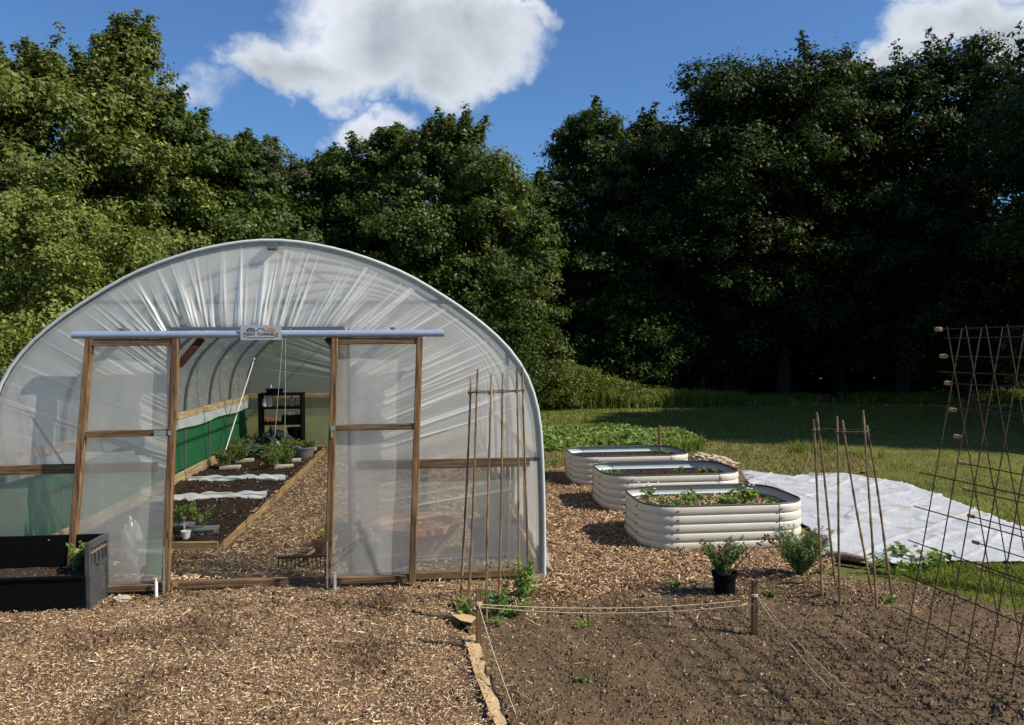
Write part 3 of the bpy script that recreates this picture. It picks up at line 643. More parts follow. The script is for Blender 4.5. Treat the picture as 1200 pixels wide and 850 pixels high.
# ------------------------------------------------------------------ inside the tunnel
V, F = gridpatch(XL, -1.84, 7.03, 13.6, .05, lambda x, y: .06+.06*fbm(x, y, 3, 3, 2)+.03*fbm(x, y, 15, 2, 6)+.03*np.clip((x+3.0)*-6, 0, 1))
o = fobj('soil_bed', V, F, M['g_compost'], None, None, True); tag(o, kind='structure')
P = scatter([(XL+.05, 7.06), (-1.86, 7.06), (-1.86, 13.5), (XL+.05, 13.5)], 15000, rg, lambda x, y: np.clip((7.5/np.hypot(x, y))**1.5, .05, 1))
t = rg.beta(2, 3, len(P))*.9; t[rg.random(len(P)) < .05] = 1
V, F, A = clods(P, lambda x, y: .06+.06*fbm(x, y, 3, 3, 2)+.03*fbm(x, y, 15, 2, 6), .004, .022, rg, t); tag(fobj('compost_clods', V, F, M['compost'], attrs=A), 'crumbly dark compost filling the long bed inside the tunnel', 'compost', kind='stuff')
V, F = gridpatch(XL-.02, XR+.02, YF-.02, YB, .2, lambda x, y: np.full_like(x, .004)); struct('tunnel_floor', V, F, M['g_chip'])
bd = wthing('bed_edging', (-1.86, 7.04, 0), 'long pale timber edging board running along the chip path inside the tunnel', 'edging board')
MB().beam((-1.86, 7.05, .05), (-1.84, 10.4, .05), .035, .10, (0, 0, 1)).build('board', M['wood_y'], bd)
MB().beam((-1.84, 10.41, .052), (-1.85, 13.5, .052), .035, .10, (0, 0, 1)).build('board', M['wood_y'], bd)
b2 = MB().beam((XL+.06, 7.02, .055), (-1.88, 7.02, .045), .09, .04, (0, 1, 0)).build('bed_edging', M['pale_x']); tag(b2, 'short timber board closing the near end of the compost bed', 'edging board')
def ribbon(y0, z, w, ph, label):
    xs = np.linspace(XL+.08, -1.88, 60); V = []; n = 7
    for x in xs:
        yy = y0+.05*math.sin(x*2.6+ph)+.025*math.sin(x*7+ph*2)
        for j in range(n):
            u = j/(n-1)-.5; V.append((x, yy+u*w*(1+.18*math.sin(x*9+ph)), z+.05*(.25-u*u)*2+.010*math.sin(x*17+j*1.3)+.008*math.sin(x*31+ph+j)))
    V += [(p[0], p[1], p[2]-.03) for p in V]; m_ = len(xs)*n
    F = [(i*n+j, i*n+j+1, (i+1)*n+j+1, (i+1)*n+j) for i in range(len(xs)-1) for j in range(n-1)]
    F += [(i*n+j+m_, (i+1)*n+j+m_, (i+1)*n+j+1+m_, i*n+j+1+m_) for i in range(len(xs)-1) for j in range(n-1)]
    F += [(i*n, (i+1)*n, (i+1)*n+m_, i*n+m_) for i in range(len(xs)-1)] + [(i*n+n-1, i*n+n-1+m_, (i+1)*n+n-1+m_, (i+1)*n+n-1) for i in range(len(xs)-1)]
    o = fobj('fleece_strip', np.array(V), np.array(F), M['fleece_strip'], None, None, True); tag(o, label, 'fleece strip', 'white strips laid across the compost bed')
ribbon(9.05, .12, .30, .4, 'nearer, wider white strip of folded fleece laid across the compost bed')
ribbon(10.25, .12, .26, 2.2, 'farther, narrower white strip of folded fleece laid across the compost bed')

# ---- plants
def sprig_mesh(rng, nst, h, spread, leaf, nleaf, droop=.3, up=.7, r=.004, lean=(0, 0), start=.2, asp=.6, cluster=.0):
    """curved stems from one root, leaves along them"""
    st = MB(); LP = []; LN = []; LS = []; AL = []
    for k in range(nst):
        a = rng.uniform(0, 6.28); sp = spread*rng.uniform(.3, 1); hh = h*rng.uniform(.65, 1); pts = []
        for i in range(6):
            t = i/5; pts.append(np.array([math.cos(a)*sp*t**1.3+lean[0]*t+rng.normal(0, .008), math.sin(a)*sp*t**1.3+lean[1]*t+rng.normal(0, .008), hh*(t-droop*t*t*.5)]))
        st.tube(pts, [r*(1-.7*i/5) for i in range(6)], 4)
        pts = np.array(pts)
        for j in range(nleaf):
            t = start+(1-start)*rng.random(); q = t*5; i = min(int(q), 4); p = pts[i]+(pts[i+1]-pts[i])*(q-i)
            out = np.array([math.cos(a), math.sin(a), 0])*.4+rng.normal(0, 1, 3)*np.array([1, 1, .5]); out /= np.linalg.norm(out)
            s = leaf*rng.uniform(.55, 1.15)*(1.1-.4*t); LP.append(p+out*(s*.45+cluster*rng.random())); LN.append(np.array([0, 0, up])+rng.normal(0, .45, 3)); LS.append(s); AL.append(out)
    V, F = leaf_quads(np.array(LP), np.array(LN), np.array(LS), asp, rng, along=np.array(AL)); t = np.repeat(np.clip(rng.beta(2.2, 2.0, len(LP)), 0, 1), 4)
    return st, V, F, {'tint': t}
def plant(name, loc, rng, label, cat, group, m, stm='stem', **kw):
    root = empty(name, loc, label, cat, group, rz=0)
    st, V, F, A = sprig_mesh(rng, **kw)
    st.build('stems', M[stm], root); fobj('foliage', V, F, M[m], root, A); return root
rp = np.random.default_rng(21)
TOM = [((262, 548), 'left', 'nearest'), ((282, 541), 'left', 'second nearest'), ((272, 536), 'left', 'third'), ((290, 530), 'left', 'fourth'), ((318, 549), 'right', 'nearest'), ((334, 545), 'right', 'second nearest'), ((322, 537), 'right', 'third'), ((338, 534), 'right', 'fourth'), ((303, 526), 'left', 'farthest')]
for (q, row, nth) in TOM:
    g = G(q[0], q[1], .12); plant('tomato_plant', g, rp, f'bushy pale green tomato plant, {nth} in the {row} row of the compost bed', 'tomato plant', 'tomato plants in the tunnel bed', 'leaf_tomato',
        nst=9, h=.40, spread=.19, leaf=.075, nleaf=30, droop=.7, up=.4, r=.005, asp=.42, cluster=.04)
SLB = [((270, 548), .26, 'beside the nearest tomato plants'), ((287, 540), .24, 'between the left row plants'), ((296, 533), .24, 'behind the left row plants'), ((333, 547), .24, 'right of the nearest right row plants'), ((343, 540), .22, 'beyond the right row plants'), ((350, 533), .22, 'near the path board at mid bed'), ((362, 527), .24, 'under the grey tub'), ((300, 524), .26, 'by the dark bin bag')]
for i, (q, w, lb) in enumerate(SLB):
    g = G(q[0], q[1], .13); o = MB().box((0, 0, 0), (w, .15, .03)).build('paving_slab', M['slab']); o.location = (g[0], g[1], .135); o.rotation_euler = (.05, -.03, .1*math.sin(i*2.3)); tag(o, f'small pale slab lying on dark compost {lb}', 'slab', 'pale slabs in the compost bed')
g = G(318, 520, .15); plant('cabbage_plant', (-2.72, 12.4, .1), rp, 'blue green leafy cabbage growing before the black shelves', 'cabbage', None, 'leaf_bluegreen', nst=9, h=.30, spread=.26, leaf=.16, nleaf=7, droop=.6, up=.6, r=.006, asp=.7)
plant('squash_plant', (-2.35, 12.0, .1), rp, 'pale green bushy plant just before the shelf foot', 'plant', None, 'leaf_tomato', nst=9, h=.38, spread=.22, leaf=.09, nleaf=16, droop=.6, up=.5, r=.005, asp=.5)
# black bin bag
def blob(name, c, s, m, seed, sub=4, amp=.18, fr=5):
    r = np.random.default_rng(seed); n = 22; k = 12; V = []; F = []
    for i in range(k+1):
        th = math.pi*i/k
        for j in range(n):
            ph = 2*math.pi*j/n; d = np.array([math.sin(th)*math.cos(ph), math.sin(th)*math.sin(ph), math.cos(th)])
            rr = 1+amp*math.sin(d[0]*fr+seed)*math.sin(d[1]*fr*1.3+1)+amp*.6*math.sin(d[2]*fr*2+d[0]*7)+r.normal(0, amp*.18)*(0 < i < k)
            V.append((c[0]+d[0]*s[0]*rr, c[1]+d[1]*s[1]*rr, c[2]+d[2]*s[2]*rr))
    F = [(i*n+j, (i+1)*n+j, (i+1)*n+(j+1) % n, i*n+(j+1) % n) for i in range(k) for j in range(n)]
    return MB().add(V, F).build(name, m)
M['bag'] = simple('black_bag_plastic', (.012, .013, .016), .22, 0, .3, 6, .5, 18)
tag(blob('bin_bag', (-2.50, 12.72, .27), (.24, .16, .22), M['bag'], 3, amp=.22), 'crumpled shiny black plastic bag slumped before the shelves', 'bag')
# shelf unit at the far end
sh = wthing('shelf_unit', (-2.48, 13.2, .08), 'black open shelf unit standing at the far end of the tunnel', 'shelf unit')
x0, x1 = -2.83, -2.165; y0, y1 = 13.08, 13.42
for x in (x0, x1): MB().box((x, 13.25, .56), (.03, .34, .96)).build('side_panel', M['black_plastic'], sh)
for z, nm in ((1.02, 'top_board'), (.80, 'shelf'), (.54, 'shelf'), (.18, 'shelf')): MB().box(((x0+x1)/2, 13.25, z), (x1-x0-.034, .33, .035)).build(nm, M['black_plastic'], sh)
M['glass'] = film('cloudy_clear_plastic', .6, foldcol=False)
o = MB().box((0, 0, .03), (.24, .16, .055)).box((0, 0, .066), (.28, .19, .012)).build('seed_tray', M['black_plastic']); o.location = (-2.60, 13.2, 1.04); tag(o, 'shallow black tray on top of the black shelf unit', 'tray')
o = MB().lathe([(.016, 0), (.016, .03), (.008, .05), (.008, .06)], n=10).build('small_bottle', M['white_plastic']); o.location = (-2.66, 13.2, 1.118); tag(o, 'tiny white bottle standing in the tray atop the shelves', 'bottle')
o = MB().lathe([(.035, 0), (.045, .03), (.03, .12), (.006, .17)], n=12).build('plastic_bag', M['white_plastic']); o.location = (-2.76, 13.18, .819); tag(o, 'white pointed bag leaning at the left of the upper shelf', 'bag')
o = MB().lathe([(.055, 0), (.06, .16), (.05, .20)], n=14).build('plastic_jar', M['glass'], None, True); o.location = (-2.68, 13.2, .819); tag(o, 'tall cloudy plastic jar on the upper shelf', 'jar')
gp = wthing('glass_pot', (-2.32, 13.2, .819), 'clear flared pot with a dark handle on the upper shelf', 'pot')
MB().lathe([(.04, .819), (.065, .95), (.062, .95), (.036, .83)], (-2.32, 13.2, 0), 14).build('bowl', M['glass'], gp, True); MB().tube([(-2.32, 13.2, .84), (-2.335, 13.2, 1.0)], .008, 6).build('handle', M['black_plastic'], gp)
o = MB().box((0, 0, .06), (.30, .2, .12)).build('storage_box', M['black_plastic']); o.location = (-2.33, 13.2, .558); tag(o, 'black box on the right of the middle shelf', 'box')
o = blob('paper_wad', (-2.33, 13.18, .705), (.09, .05, .03), M['white_plastic'], 5, amp=.3); tag(o, 'crumpled white paper lying on the black box on the middle shelf', 'paper')
for k, (x, y) in enumerate(((-2.72, 13.14), (-2.65, 13.16), (-2.57, 13.15))):
    o = MB().lathe([(.005, 0), (.028, .012), (.034, .032), (.028, .055), (.006, .064)], n=10).build('red_fruit', M['red_fruit'], None, True); o.location = (x, y, .558); tag(o, ['left', 'middle', 'right'][k]+'most of three dull red fruits on the middle shelf', 'fruit', 'red fruits on the shelf')
o = MB().lathe([(.09, 0), (.125, .24), (.135, .24), (.135, .27), (.118, .27), (.085, .02)], n=18).build('plant_pot', M['black_plastic'], None, True); o.location = (-2.28, 13.2, .198); tag(o, 'large empty black pot on the bottom shelf', 'pot')
# grey tub of greens by the path
tb = wthing('planter_tub', (-1.98, 12.3, .1), 'grey oval tub of leafy greens beside the path at the far end', 'tub')
MB().lathe([(.13, .02), (.165, .17), (.175, .17), (.175, .19), (.16, .19), (.15, .15)], (-1.99, 12.25, .08), 20, 1, 1.3).build('tub', M['grey_plastic'], tb, True)
st, V, F, A = sprig_mesh(rp, nst=16, h=.16, spread=.22, leaf=.07, nleaf=12, droop=.4); V = V+np.array([-1.99, 12.25, .23]); fobj('foliage', V, F, M['leaf_veg'], tb, A)
# seedling trays by the door
def seedtray(loc, w, d, h, nst, label, leafs, hgt, rz=0):
    r = wthing('seedling_tray', loc, label, 'seedling tray', None)
    b = MB(); n = 3
    for i in range(n):
        for j in range(2): b.box((loc[0]+(i-(n-1)/2)*w/n, loc[1]+(j-.5)*d/2, loc[2]+h*.45), (w/n*.84, d/2*.8, h*.9))
    b.box((loc[0], loc[1], loc[2]+h), (w, d, .014)); b.build('tray', M['grey_plastic'], r)
    st, V, F, A = sprig_mesh(rp, nst=nst, h=hgt, spread=w*.5, leaf=leafs, nleaf=4, droop=.2, up=.7, start=.55, asp=.75, r=.003)
    s2 = MB(); s2.v = [(p[0]+loc[0], p[1]+loc[1], p[2]+loc[2]+h) for p in st.v]; s2.f = st.f; s2.build('stems', M['stem'], r); fobj('foliage', V+np.array([loc[0], loc[1], loc[2]+h]), F, M['leaf_veg'], r, A)
    return r
g = G(238, 627, .08); seedtray((g[0], g[1], .09), .25, .17, .05, 16, 'grey cell tray of leggy green seedlings on the near end of the bed', .065, .22)
g = G(212, 626, .08); seedtray((g[0]-.04, g[1]+.12, .09), .22, .17, .05, 24, 'crowded tray of broad leaved seedlings half behind the left door', .08, .24)
g = G(218, 634, .08); o = MB().lathe([(.03, 0), (.04, .06), (.043, .06), (.043, .07), (.036, .07), (.028, .01)], n=14).build('yoghurt_pot', M['white_plastic'], None, True); o.location = (g[0], g[1], .1); tag(o, 'small pale plastic pot beside the seedling tray', 'pot')
o = MB().box((0, 0, .05), (.016, .003, .1)).lathe([(.001, 0), (.02, .0), (.02, .004), (.001, .004)], (0, 0, .1), 12).build('plant_label', M['white_plastic']); g = G(217, 622, .1); o.location = (g[0], g[1]-.02, .12); tag(o, 'white plant label with a round head among the seedlings', 'plant label')
M['bucket'] = simple('green_bucket_plastic', (.05, .17, .06), .4, 0, .15, 6)
o = MB().lathe([(.10, 0), (.135, .27), (.145, .27), (.145, .29), (.13, .29), (.095, .02)], n=20).build('bucket', M['bucket'], None, True); o.location = (-2.19, 6.35, .01); tag(o, 'green bucket standing behind the right stile of the left door', 'bucket')
# rake lying by the sill, pots on the right of the path
rk = wthing('garden_rake', (-1.03, 6.4, .02), 'rusty bow rake lying teeth down with its wooden handle on the path', 'rake')
y = 6.30; hd = MB().beam((-1.24, y, .115), (-.80, y, .12), .02, .018, (0, 1, 0)); hd.build('rake_head', M['rust'], rk)
for k in range(14): MB().beam((-1.23+k*.0325, y, .106), (-1.23+k*.0325, y+.012, .035), .008, .008, (0, 1, 0)).build('tine', M['rust'], rk)
MB().tube([(-1.02, y, .12), (-1.00, y+.25, .09), (-.93, y+1.4, .10)], .014, 8).build('handle', M['pale_x'], rk, True)
def pot(name, loc, r0, r1, h, m, label, soil=True):
    t_ = wthing(name, loc, label, 'pot'); lx, ly, lz = loc
    MB().lathe([(r0, 0), (r1, h*.84), (r1*1.08, h*.84), (r1*1.08, h), (r1*.95, h), (r1*.9, h*.82)], loc, 28).build('pot_body', m, t_, True)
    return t_
p = pot('flower_pot', (-.93, 6.72, .01), .07, .10, .16, M['terracotta'], 'small terracotta pot with seedlings just inside by the rake')
st, V, F, A = sprig_mesh(rp, nst=10, h=.12, spread=.10, leaf=.05, nleaf=6); fobj('foliage', V+np.array([-.93, 6.72, .14]), F, M['leaf_veg'], p, A)
p = pot('flower_pot', (-.84, 6.98, .01), .08, .11, .2, M['dark_tray'], 'dark pot of small seedlings behind the terracotta one near the door')
st, V, F, A = sprig_mesh(rp, nst=10, h=.14, spread=.12, leaf=.05, nleaf=6); fobj('foliage', V+np.array([-.84, 6.98, .18]), F, M['leaf_bluegreen'], p, A)
o = MB().beam((-1.02, 7.3, .035), (-.90, 6.66, .16), .03, .02, (0, 0, 1)).build('stick', M['pale_x']); tag(o, 'pale wooden stick leaning against the terracotta pot', 'stick')
p = pot('terracotta_bowl', (-.16, 6.58, .01), .20, .335, .30, M['terracotta'], 'wide terracotta bowl of seedlings seen through the right front film')
MB().lathe([(.30, .0), (.30, .01)], (-.16, 6.58, .24), 24).build('compost', M['g_compost'], p)
st, V, F, A = sprig_mesh(rp, nst=20, h=.10, spread=.24, leaf=.05, nleaf=5); fobj('foliage', V+np.array([-.16, 6.58, .25]), F, M['leaf_veg'], p, A)
p = pot('grass_pot', (.50, 6.50, .01), .16, .21, .30, M['dark_tray'], 'dark pot of tall wispy grass seen through the front film at right')
def blades(P, h, w, rng, bend=.35, tint=None, zf=None, simple_=False):
    n = len(P); az = rng.uniform(0, 6.28, n); H = h*rng.uniform(.5, 1.1, n); b = rng.uniform(.2, 1, n)*bend*H; la = rng.uniform(0, 6.28, n)
    s = np.stack([np.cos(az), np.sin(az), 0*az], 1)*(w*rng.uniform(.6, 1.2, n))[:, None]*.5; d = np.stack([np.cos(la), np.sin(la), 0*la], 1)
    z = zf(P[:, 0], P[:, 1]) if zf else (P[:, 2] if P.shape[1] > 2 else np.zeros(n))
    B = np.stack([P[:, 0], P[:, 1], z], 1); mid = B+d*(b*.3)[:, None]+np.array([0, 0, 1])*(H*.55)[:, None]; tip = B+d*b[:, None]+np.array([0, 0, 1])*(H*.97)[:, None]
    if simple_:
        t = rng.beta(2, 2, n) if tint is None else tint
        return np.stack([B-s, B+s, tip], 1).reshape(-1, 3), np.arange(n*3).reshape(n, 3), {'tint': np.repeat(np.clip(t, 0, 1), 3)}
    V = np.stack([B-s, B+s, mid+s*.8, mid-s*.8, tip], 1).reshape(-1, 3); i = np.arange(n)[:, None]*5
    F = np.concatenate([i+np.array([[0, 1, 2]]), i+np.array([[0, 2, 3]]), i+np.array([[3, 2, 4]])]); t = rng.beta(2, 2, n) if tint is None else tint
    return V, F, {'tint': np.repeat(np.clip(t, 0, 1), 5)}
a_ = rp.uniform(0, 6.28, 240); r_ = .13*np.sqrt(rp.random(240)); P = np.stack([.50+np.cos(a_)*r_, 6.5+np.sin(a_)*r_, np.full(240, .27)], 1)
V, F, A = blades(P, .62, .008, rp, .6); fobj('grass', V, F, M['leaf_straw'], p, A)
o = blob('water_bottle', (-2.32, 6.28, .27), (.07, .07, .19), M['glass'], 9, amp=.12); o.name = 'plastic_bag'; tag(o, 'crumpled clear plastic bag standing just behind the left door film', 'bag')
for k, (xa, xb, y) in enumerate(((333, 322, 10.6), (335, 334, 11.2))):
    a = PY(xa, 398, y); b = PY(xb, 512, y); o = MB().tube([a+np.array([0, 0, .2]), b], .0022, 4).build('hanging_string', M['string']); tag(o, ['slanting white string hanging from the tunnel roof to the tomato row', 'upright white string hanging from the tunnel roof before the shelves'][k], 'string', 'plant strings in the tunnel')

# ------------------------------------------------------------------ black crate at bottom left
cx0, cx1, cy0, cy1, ch = -3.55, -2.325, 5.50, 5.80, .455
cr_ = wthing('storage_crate', (-2.9, 5.65, 0), 'black plastic crate planter with half open front and a lit leafy plant', 'crate')
MB().box(((cx0+cx1)/2, cy0, .12), (cx1-cx0-.02, .02, .24)).build('front_panel', M['black_plastic'], cr_)
MB().box(((cx0+cx1)/2, cy0-.004, .237), (cx1-cx0-.03, .035, .014)).build('front_rim', M['black_plastic'], cr_)
MB().box(((cx0+cx1)/2, cy1, ch/2), (cx1-cx0-.02, .02, ch)).build('back_panel', M['black_plastic'], cr_)
MB().box(((cx0+cx1)/2, (cy0+cy1)/2, .02), (cx1-cx0-.05, cy1-cy0-.03, .03)).build('floor_panel', M['black_plastic'], cr_)
M['crate_side'] = simple('sunlit_black_plastic', (.048, .049, .052), .42, 0, .7, 14, .45, 60)  # lighter than the other panels: sunlight on this end put into its colour
e = MB()
e.box((cx1, cy0+.012, ch/2), (.03, .028, ch)); e.box((cx1, cy1-.002, ch/2), (.03, .028, ch)); e.box((cx1, (cy0+cy1)/2, ch-.02), (.034, cy1-cy0-.03, .04))
e.box((cx1-.004, (cy0+cy1)/2, .15), (.018, cy1-cy0-.03, .30)); e.box((cx1-.008, (cy0+cy1)/2, .36), (.012, cy1-cy0-.03, .12)); ep = e.build('end_panel', M['crate_side'], cr_)
for k in range(4): MB().box((cx1+.004, cy0+.055+k*.062, .35), (.014, .010, .11)).build('rib', M['crate_side'], ep)
MB().box((cx1+.008, (cy0+cy1)/2+.05, .285), (.02, .13, .018)).build('handle_lip', M['crate_side'], ep)
MB().box((cx1+.006, (cy0+cy1)/2, .385), (.02, cy1-cy0-.06, .014)).build('rust_strip', M['twig'], ep)
for x in (-2.70, -3.1): MB().box((x, cy1-.012, ch-.03), (.01, .006, .01)).build('rivet', M['bolt'], cr_)
V, F = gridpatch(cx0+.02, cx1-.03, cy0+.02, cy1-.02, .03, lambda x, y: .225+.02*fbm(x, y, 9, 3, 4)); fobj('compost', V, F, M['g_compost'], cr_)
P = scatter([(cx0+.03, cy0+.03), (cx1-.04, cy0+.03), (cx1-.04, cy1-.03), (cx0+.03, cy1-.03)], 900, rg)
V, F, A = clods(P, lambda x, y: .235+0*x, .004, .014, rg, rg.beta(2, 2, len(P))); fobj('compost_clods', V, F, M['compost'], cr_, A)
plant('leafy_plant', (-2.47, 5.64, .24), rp, 'small yellow green leafy plant growing in the right end of the black crate', 'plant', None, 'leaf_veg', nst=7, h=.24, spread=.10, leaf=.055, nleaf=15, droop=.3, up=.6, r=.004, asp=.5)
for q, s, lb in (((142, 706), (.06, .045, .03), 'pale stone lying at the corner of the black crate'),):
    g = G(*q); tag(blob('stone', (g[0], g[1], .02), s, M['stone'], 2, amp=.2), lb, 'stone')

# ------------------------------------------------------------------ cream ribbed raised beds
def rrect(w, d, r, off=0.0, n=9):
    pts = []
    for (sx, sy, a0) in ((1, -1, -90), (1, 1, 0), (-1, 1, 90), (-1, -1, 180)):
        for k in range(n+1):
            a = math.radians(a0+90*k/n); pts.append((sx*(w/2-r)+math.cos(a)*(r+off), sy*(d/2-r)+math.sin(a)*(r+off), a0/90+1+k/n*0.999))
    return pts
BOLT = []
for mm in ('bolt', 'rust'):
    _b = MB().box((0, 0, 0), (.010, .011, .011)).build('bolt', M[mm]); BOLT.append(_b.data); bpy.data.objects.remove(_b)
def raised_bed(x0, x1, y0, y1, h, label):
    w, d = x1-x0, y1-y0; cx, cy = (x0+x1)/2, (y0+y1)/2
    root = empty('raised_bed', (cx, cy, 0), label, 'raised bed', 'cream metal raised beds')
    nr = 5; zs = np.linspace(.0, h, nr*12+1); off = []
    for z in zs:
        u = (z/h*nr) % 1; off.append(.017*(abs(math.sin(math.pi*u))**.42) if 0 < z < h*.999 else 0)
    base = rrect(w, d, .30)
    # outline split into panels: four corners, straight pieces between them
    pts = []; n = 10
    C_ = [((w/2-.30), -(d/2-.30), -90), ((w/2-.30), (d/2-.30), 0), (-(w/2-.30), (d/2-.30), 90), (-(w/2-.30), -(d/2-.30), 180)]
    segs = []
    for i, (px, py, a0) in enumerate(C_):
        segs.append([(px, py, math.radians(a0+90*k/n), .30) for k in range(n+1)])
        nx_, ny_, na = C_[(i+1) % 4]; a = math.radians(a0+90); m_ = 2 if i in (1, 3) else 1
        for j in range(m_):
            k0, k1 = j/m_, (j+1)/m_
            segs.append([(px+(nx_-px)*(k0+(k1-k0)*q/3), py+(ny_-py)*(k0+(k1-k0)*q/3), a, .30) for q in range(4)])
    for si, sg in enumerate(segs):
        proud = .0045 if len(sg) > 5 else 0
        V = []; F = []; m_ = len(sg); nz = len(zs)
        for side in (0, 1):
            for (px, py, a, r) in sg:
                for z, o_ in zip(zs, off):
                    rr = r-.018+o_+proud-(.0035 if side else 0); V.append((px+math.cos(a)*rr, py+math.sin(a)*rr, z))
        for i in range(m_-1):
            for j in range(nz-1):
                F.append((i*nz+j, (i+1)*nz+j, (i+1)*nz+j+1, i*nz+j+1)); b_ = m_*nz; F.append((b_+i*nz+j, b_+i*nz+j+1, b_+(i+1)*nz+j+1, b_+(i+1)*nz+j))
        me = mesh_fast('wall_panel', V, F, None, True); me.materials.append(M['cream']); me.materials.append(M['zincin'])
        me.polygons.foreach_set('material_index', [k % 2 for k in range(len(F))])
        wp = link(bpy.data.objects.new('wall_panel', me), root)
        if len(sg) > 5:
            for e_ in (sg[0], sg[-1]):
                px, py, a, r = e_
                for j in range(nr):
                    z = h*(j+.5)/nr; rr = r+.007; ta = (-math.sin(a), math.cos(a)); s_ = .018 if e_ is sg[0] else -.018
                    bo = bpy.data.objects.new('bolt', BOLT[si % 2]); bo.location = (px+math.cos(a)*rr+ta[0]*s_, py+math.sin(a)*rr+ta[1]*s_, z); bo.rotation_euler = (0, 0, a); link(bo, wp)
    rim = rrect(w, d, .30, -.012); MB().tube([(p[0], p[1], h+.003) for p in rim]+[(rim[0][0], rim[0][1], h+.003)], .0085, 6).build('rim_trim', M['rubber'], root, True)
    inner = rrect(w, d, .30, -.03); lvl = h-.10
    MB().add([(p[0], p[1], lvl) for p in inner], [tuple(range(len(inner)))]).build('compost', M['g_compost'], root)
    return root, (cx, cy, lvl), inner
rb_ = np.random.default_rng(8)
BEDS = [((1.78, 3.27, 6.50, 7.50, .385), 'nearest and largest looking cream ribbed metal raised bed, full of green plants'),
        ((1.80, 3.34, 8.12, 9.12, .385), 'middle of the three cream ribbed metal raised beds'),
        ((1.76, 3.30, 9.72, 10.74, .37), 'farthest of the three cream ribbed metal raised beds')]
for i, (dm, lb) in enumerate(BEDS):
    root, c, inner = raised_bed(*dm, lb)
    poly = [(p[0], p[1]) for p in inner]; P = scatter(poly, 2600, rb_)
    if i == 0: V, F, A = slivers(P, lambda x, y: 0*x+c[2], .015, .05, rb_, tilt=.5, tint=rb_.beta(4, 1.6, len(P))); fobj('straw_mulch', V, F, M['chip'], root, A)
    else: V, F, A = clods(P, lambda x, y: 0*x+c[2], .006, .022, rb_, rb_.beta(2, 3, len(P))); fobj('compost_clods', V, F, M['compost'], root, A)
pl_spec = [  # px, py (on the compost plane), height, spread, leaf, label
 (758, 592, .20, .09, .06, 'upright strawberry plant at the left end of the nearest raised bed', 0), (776, 594, .10, .09, .05, 'low reddish seedling second from left in the nearest raised bed', 0),
 (796, 596, .10, .13, .06, 'low spreading strawberry plant left of centre in the nearest raised bed', 0), (815, 593, .16, .15, .075, 'bushy strawberry plant at the middle of the nearest raised bed', 0),
 (852, 594, .13, .14, .07, 'strawberry plant right of centre in the nearest raised bed', 0), (872, 592, .20, .15, .085, 'largest strawberry plant with pale flowers towards the right of the nearest raised bed', 0),
 (904, 592, .07, .10, .05, 'tiny grey green plant at the right end of the nearest raised bed', 0),
 (712, 559, .11, .07, .05, 'small seedling at the left end of the middle raised bed', 1), (722, 558, .09, .06, .05, 'second seedling from the left end of the middle raised bed', 1),
 (797, 556, .12, .06, .05, 'small seedling right of centre in the middle raised bed', 1), (822, 556, .10, .10, .06, 'low wider plant near the right end of the middle raised bed', 1), (836, 557, .08, .06, .05, 'rightmost small plant in the middle raised bed', 1),
 (768, 534, .13, .08, .05, 'pair of small seedlings right of centre in the farthest raised bed', 2), (780, 534, .10, .09, .05, 'rightmost small seedling in the farthest raised bed', 2)]
for (x, y, hh, sp, lf, lb, bi) in pl_spec:
    g = G(x, y, BEDS[bi][0][4]-.09); g[1] = min(max(g[1], BEDS[bi][0][2]+.2), BEDS[bi][0][3]-.15)
    r = plant('strawberry_plant' if bi == 0 else 'seedling', g, rb_, lb, 'plant', 'plants in the raised beds', 'leaf_veg', nst=max(5, int(sp*90)), h=hh, spread=sp, leaf=lf, nleaf=6, droop=.4, up=.6, start=.5, asp=.7, r=.0025)
    if 'flowers' in lb or 'left end of the nearest' in lb:
        b = MB()
        for k in range(7): b.lathe([(.001, 0), (.014, .003), (.001, .006)], (rb_.uniform(-.1, .1), rb_.uniform(-.1, .1), hh*rb_.uniform(.7, 1.1)), 6)
        b.build('flowers', M['white_plastic'], r)

# ------------------------------------------------------------------ white ground sheet, stones, log, cardboard
SH = [(3.55, 7.3), (3.62, 8.2), (3.95, 9.6), (4.25, 10.6), (4.45, 10.35), (4.72, 9.95), (5.1, 10.2), (5.52, 10.1), (5.85, 9.2), (5.80, 8.6), (5.66, 7.7), (5.52, 6.84), (5.3, 6.2), (4.66, 5.78), (4.12, 5.9), (3.75, 5.84), (3.44, 5.97), (3.22, 6.2), (3.05, 6.35), (3.3, 6.45), (3.5, 6.8)]
def zsh(x, y):
    e = 0; f = fbm(x, y, 2.4, 3, 61); g_ = fbm(x, y, 7, 3, 62); rd = 1-np.abs(2*fbm(x, y, 1.5, 3, 63)-1); rd2 = 1-np.abs(2*fbm(x, y, 4.2, 2, 64)-1)
    u = x*.8+y*.6; v = -x*.6+y*.8; k1 = 1-np.abs(2*fbm(u*.35, v*1.6, 1.6, 2, 66)-1); k2 = 1-np.abs(2*fbm(v*.3, u*1.8, 1.3, 2, 67)-1)
    return .014+.030*(f-.3)+.014*np.clip(rd-.88, 0, 1)/.12+.004*g_+.016*(np.clip(k1-.9, 0, 1)/.1)**1.5+.012*(np.clip(k2-.92, 0, 1)/.08)**1.5
V, F = gridpatch(2.9, 6.0, 5.6, 10.8, .022, zsh, SH); so_ = fobj('ground_sheet', V, F, M['sheet'], None, None, True)
sm = so_.modifiers.new('thickness', 'SOLIDIFY'); sm.thickness = .006
tag(so_, 'large crumpled white fabric sheet spread on the ground right of the raised beds', 'ground sheet')
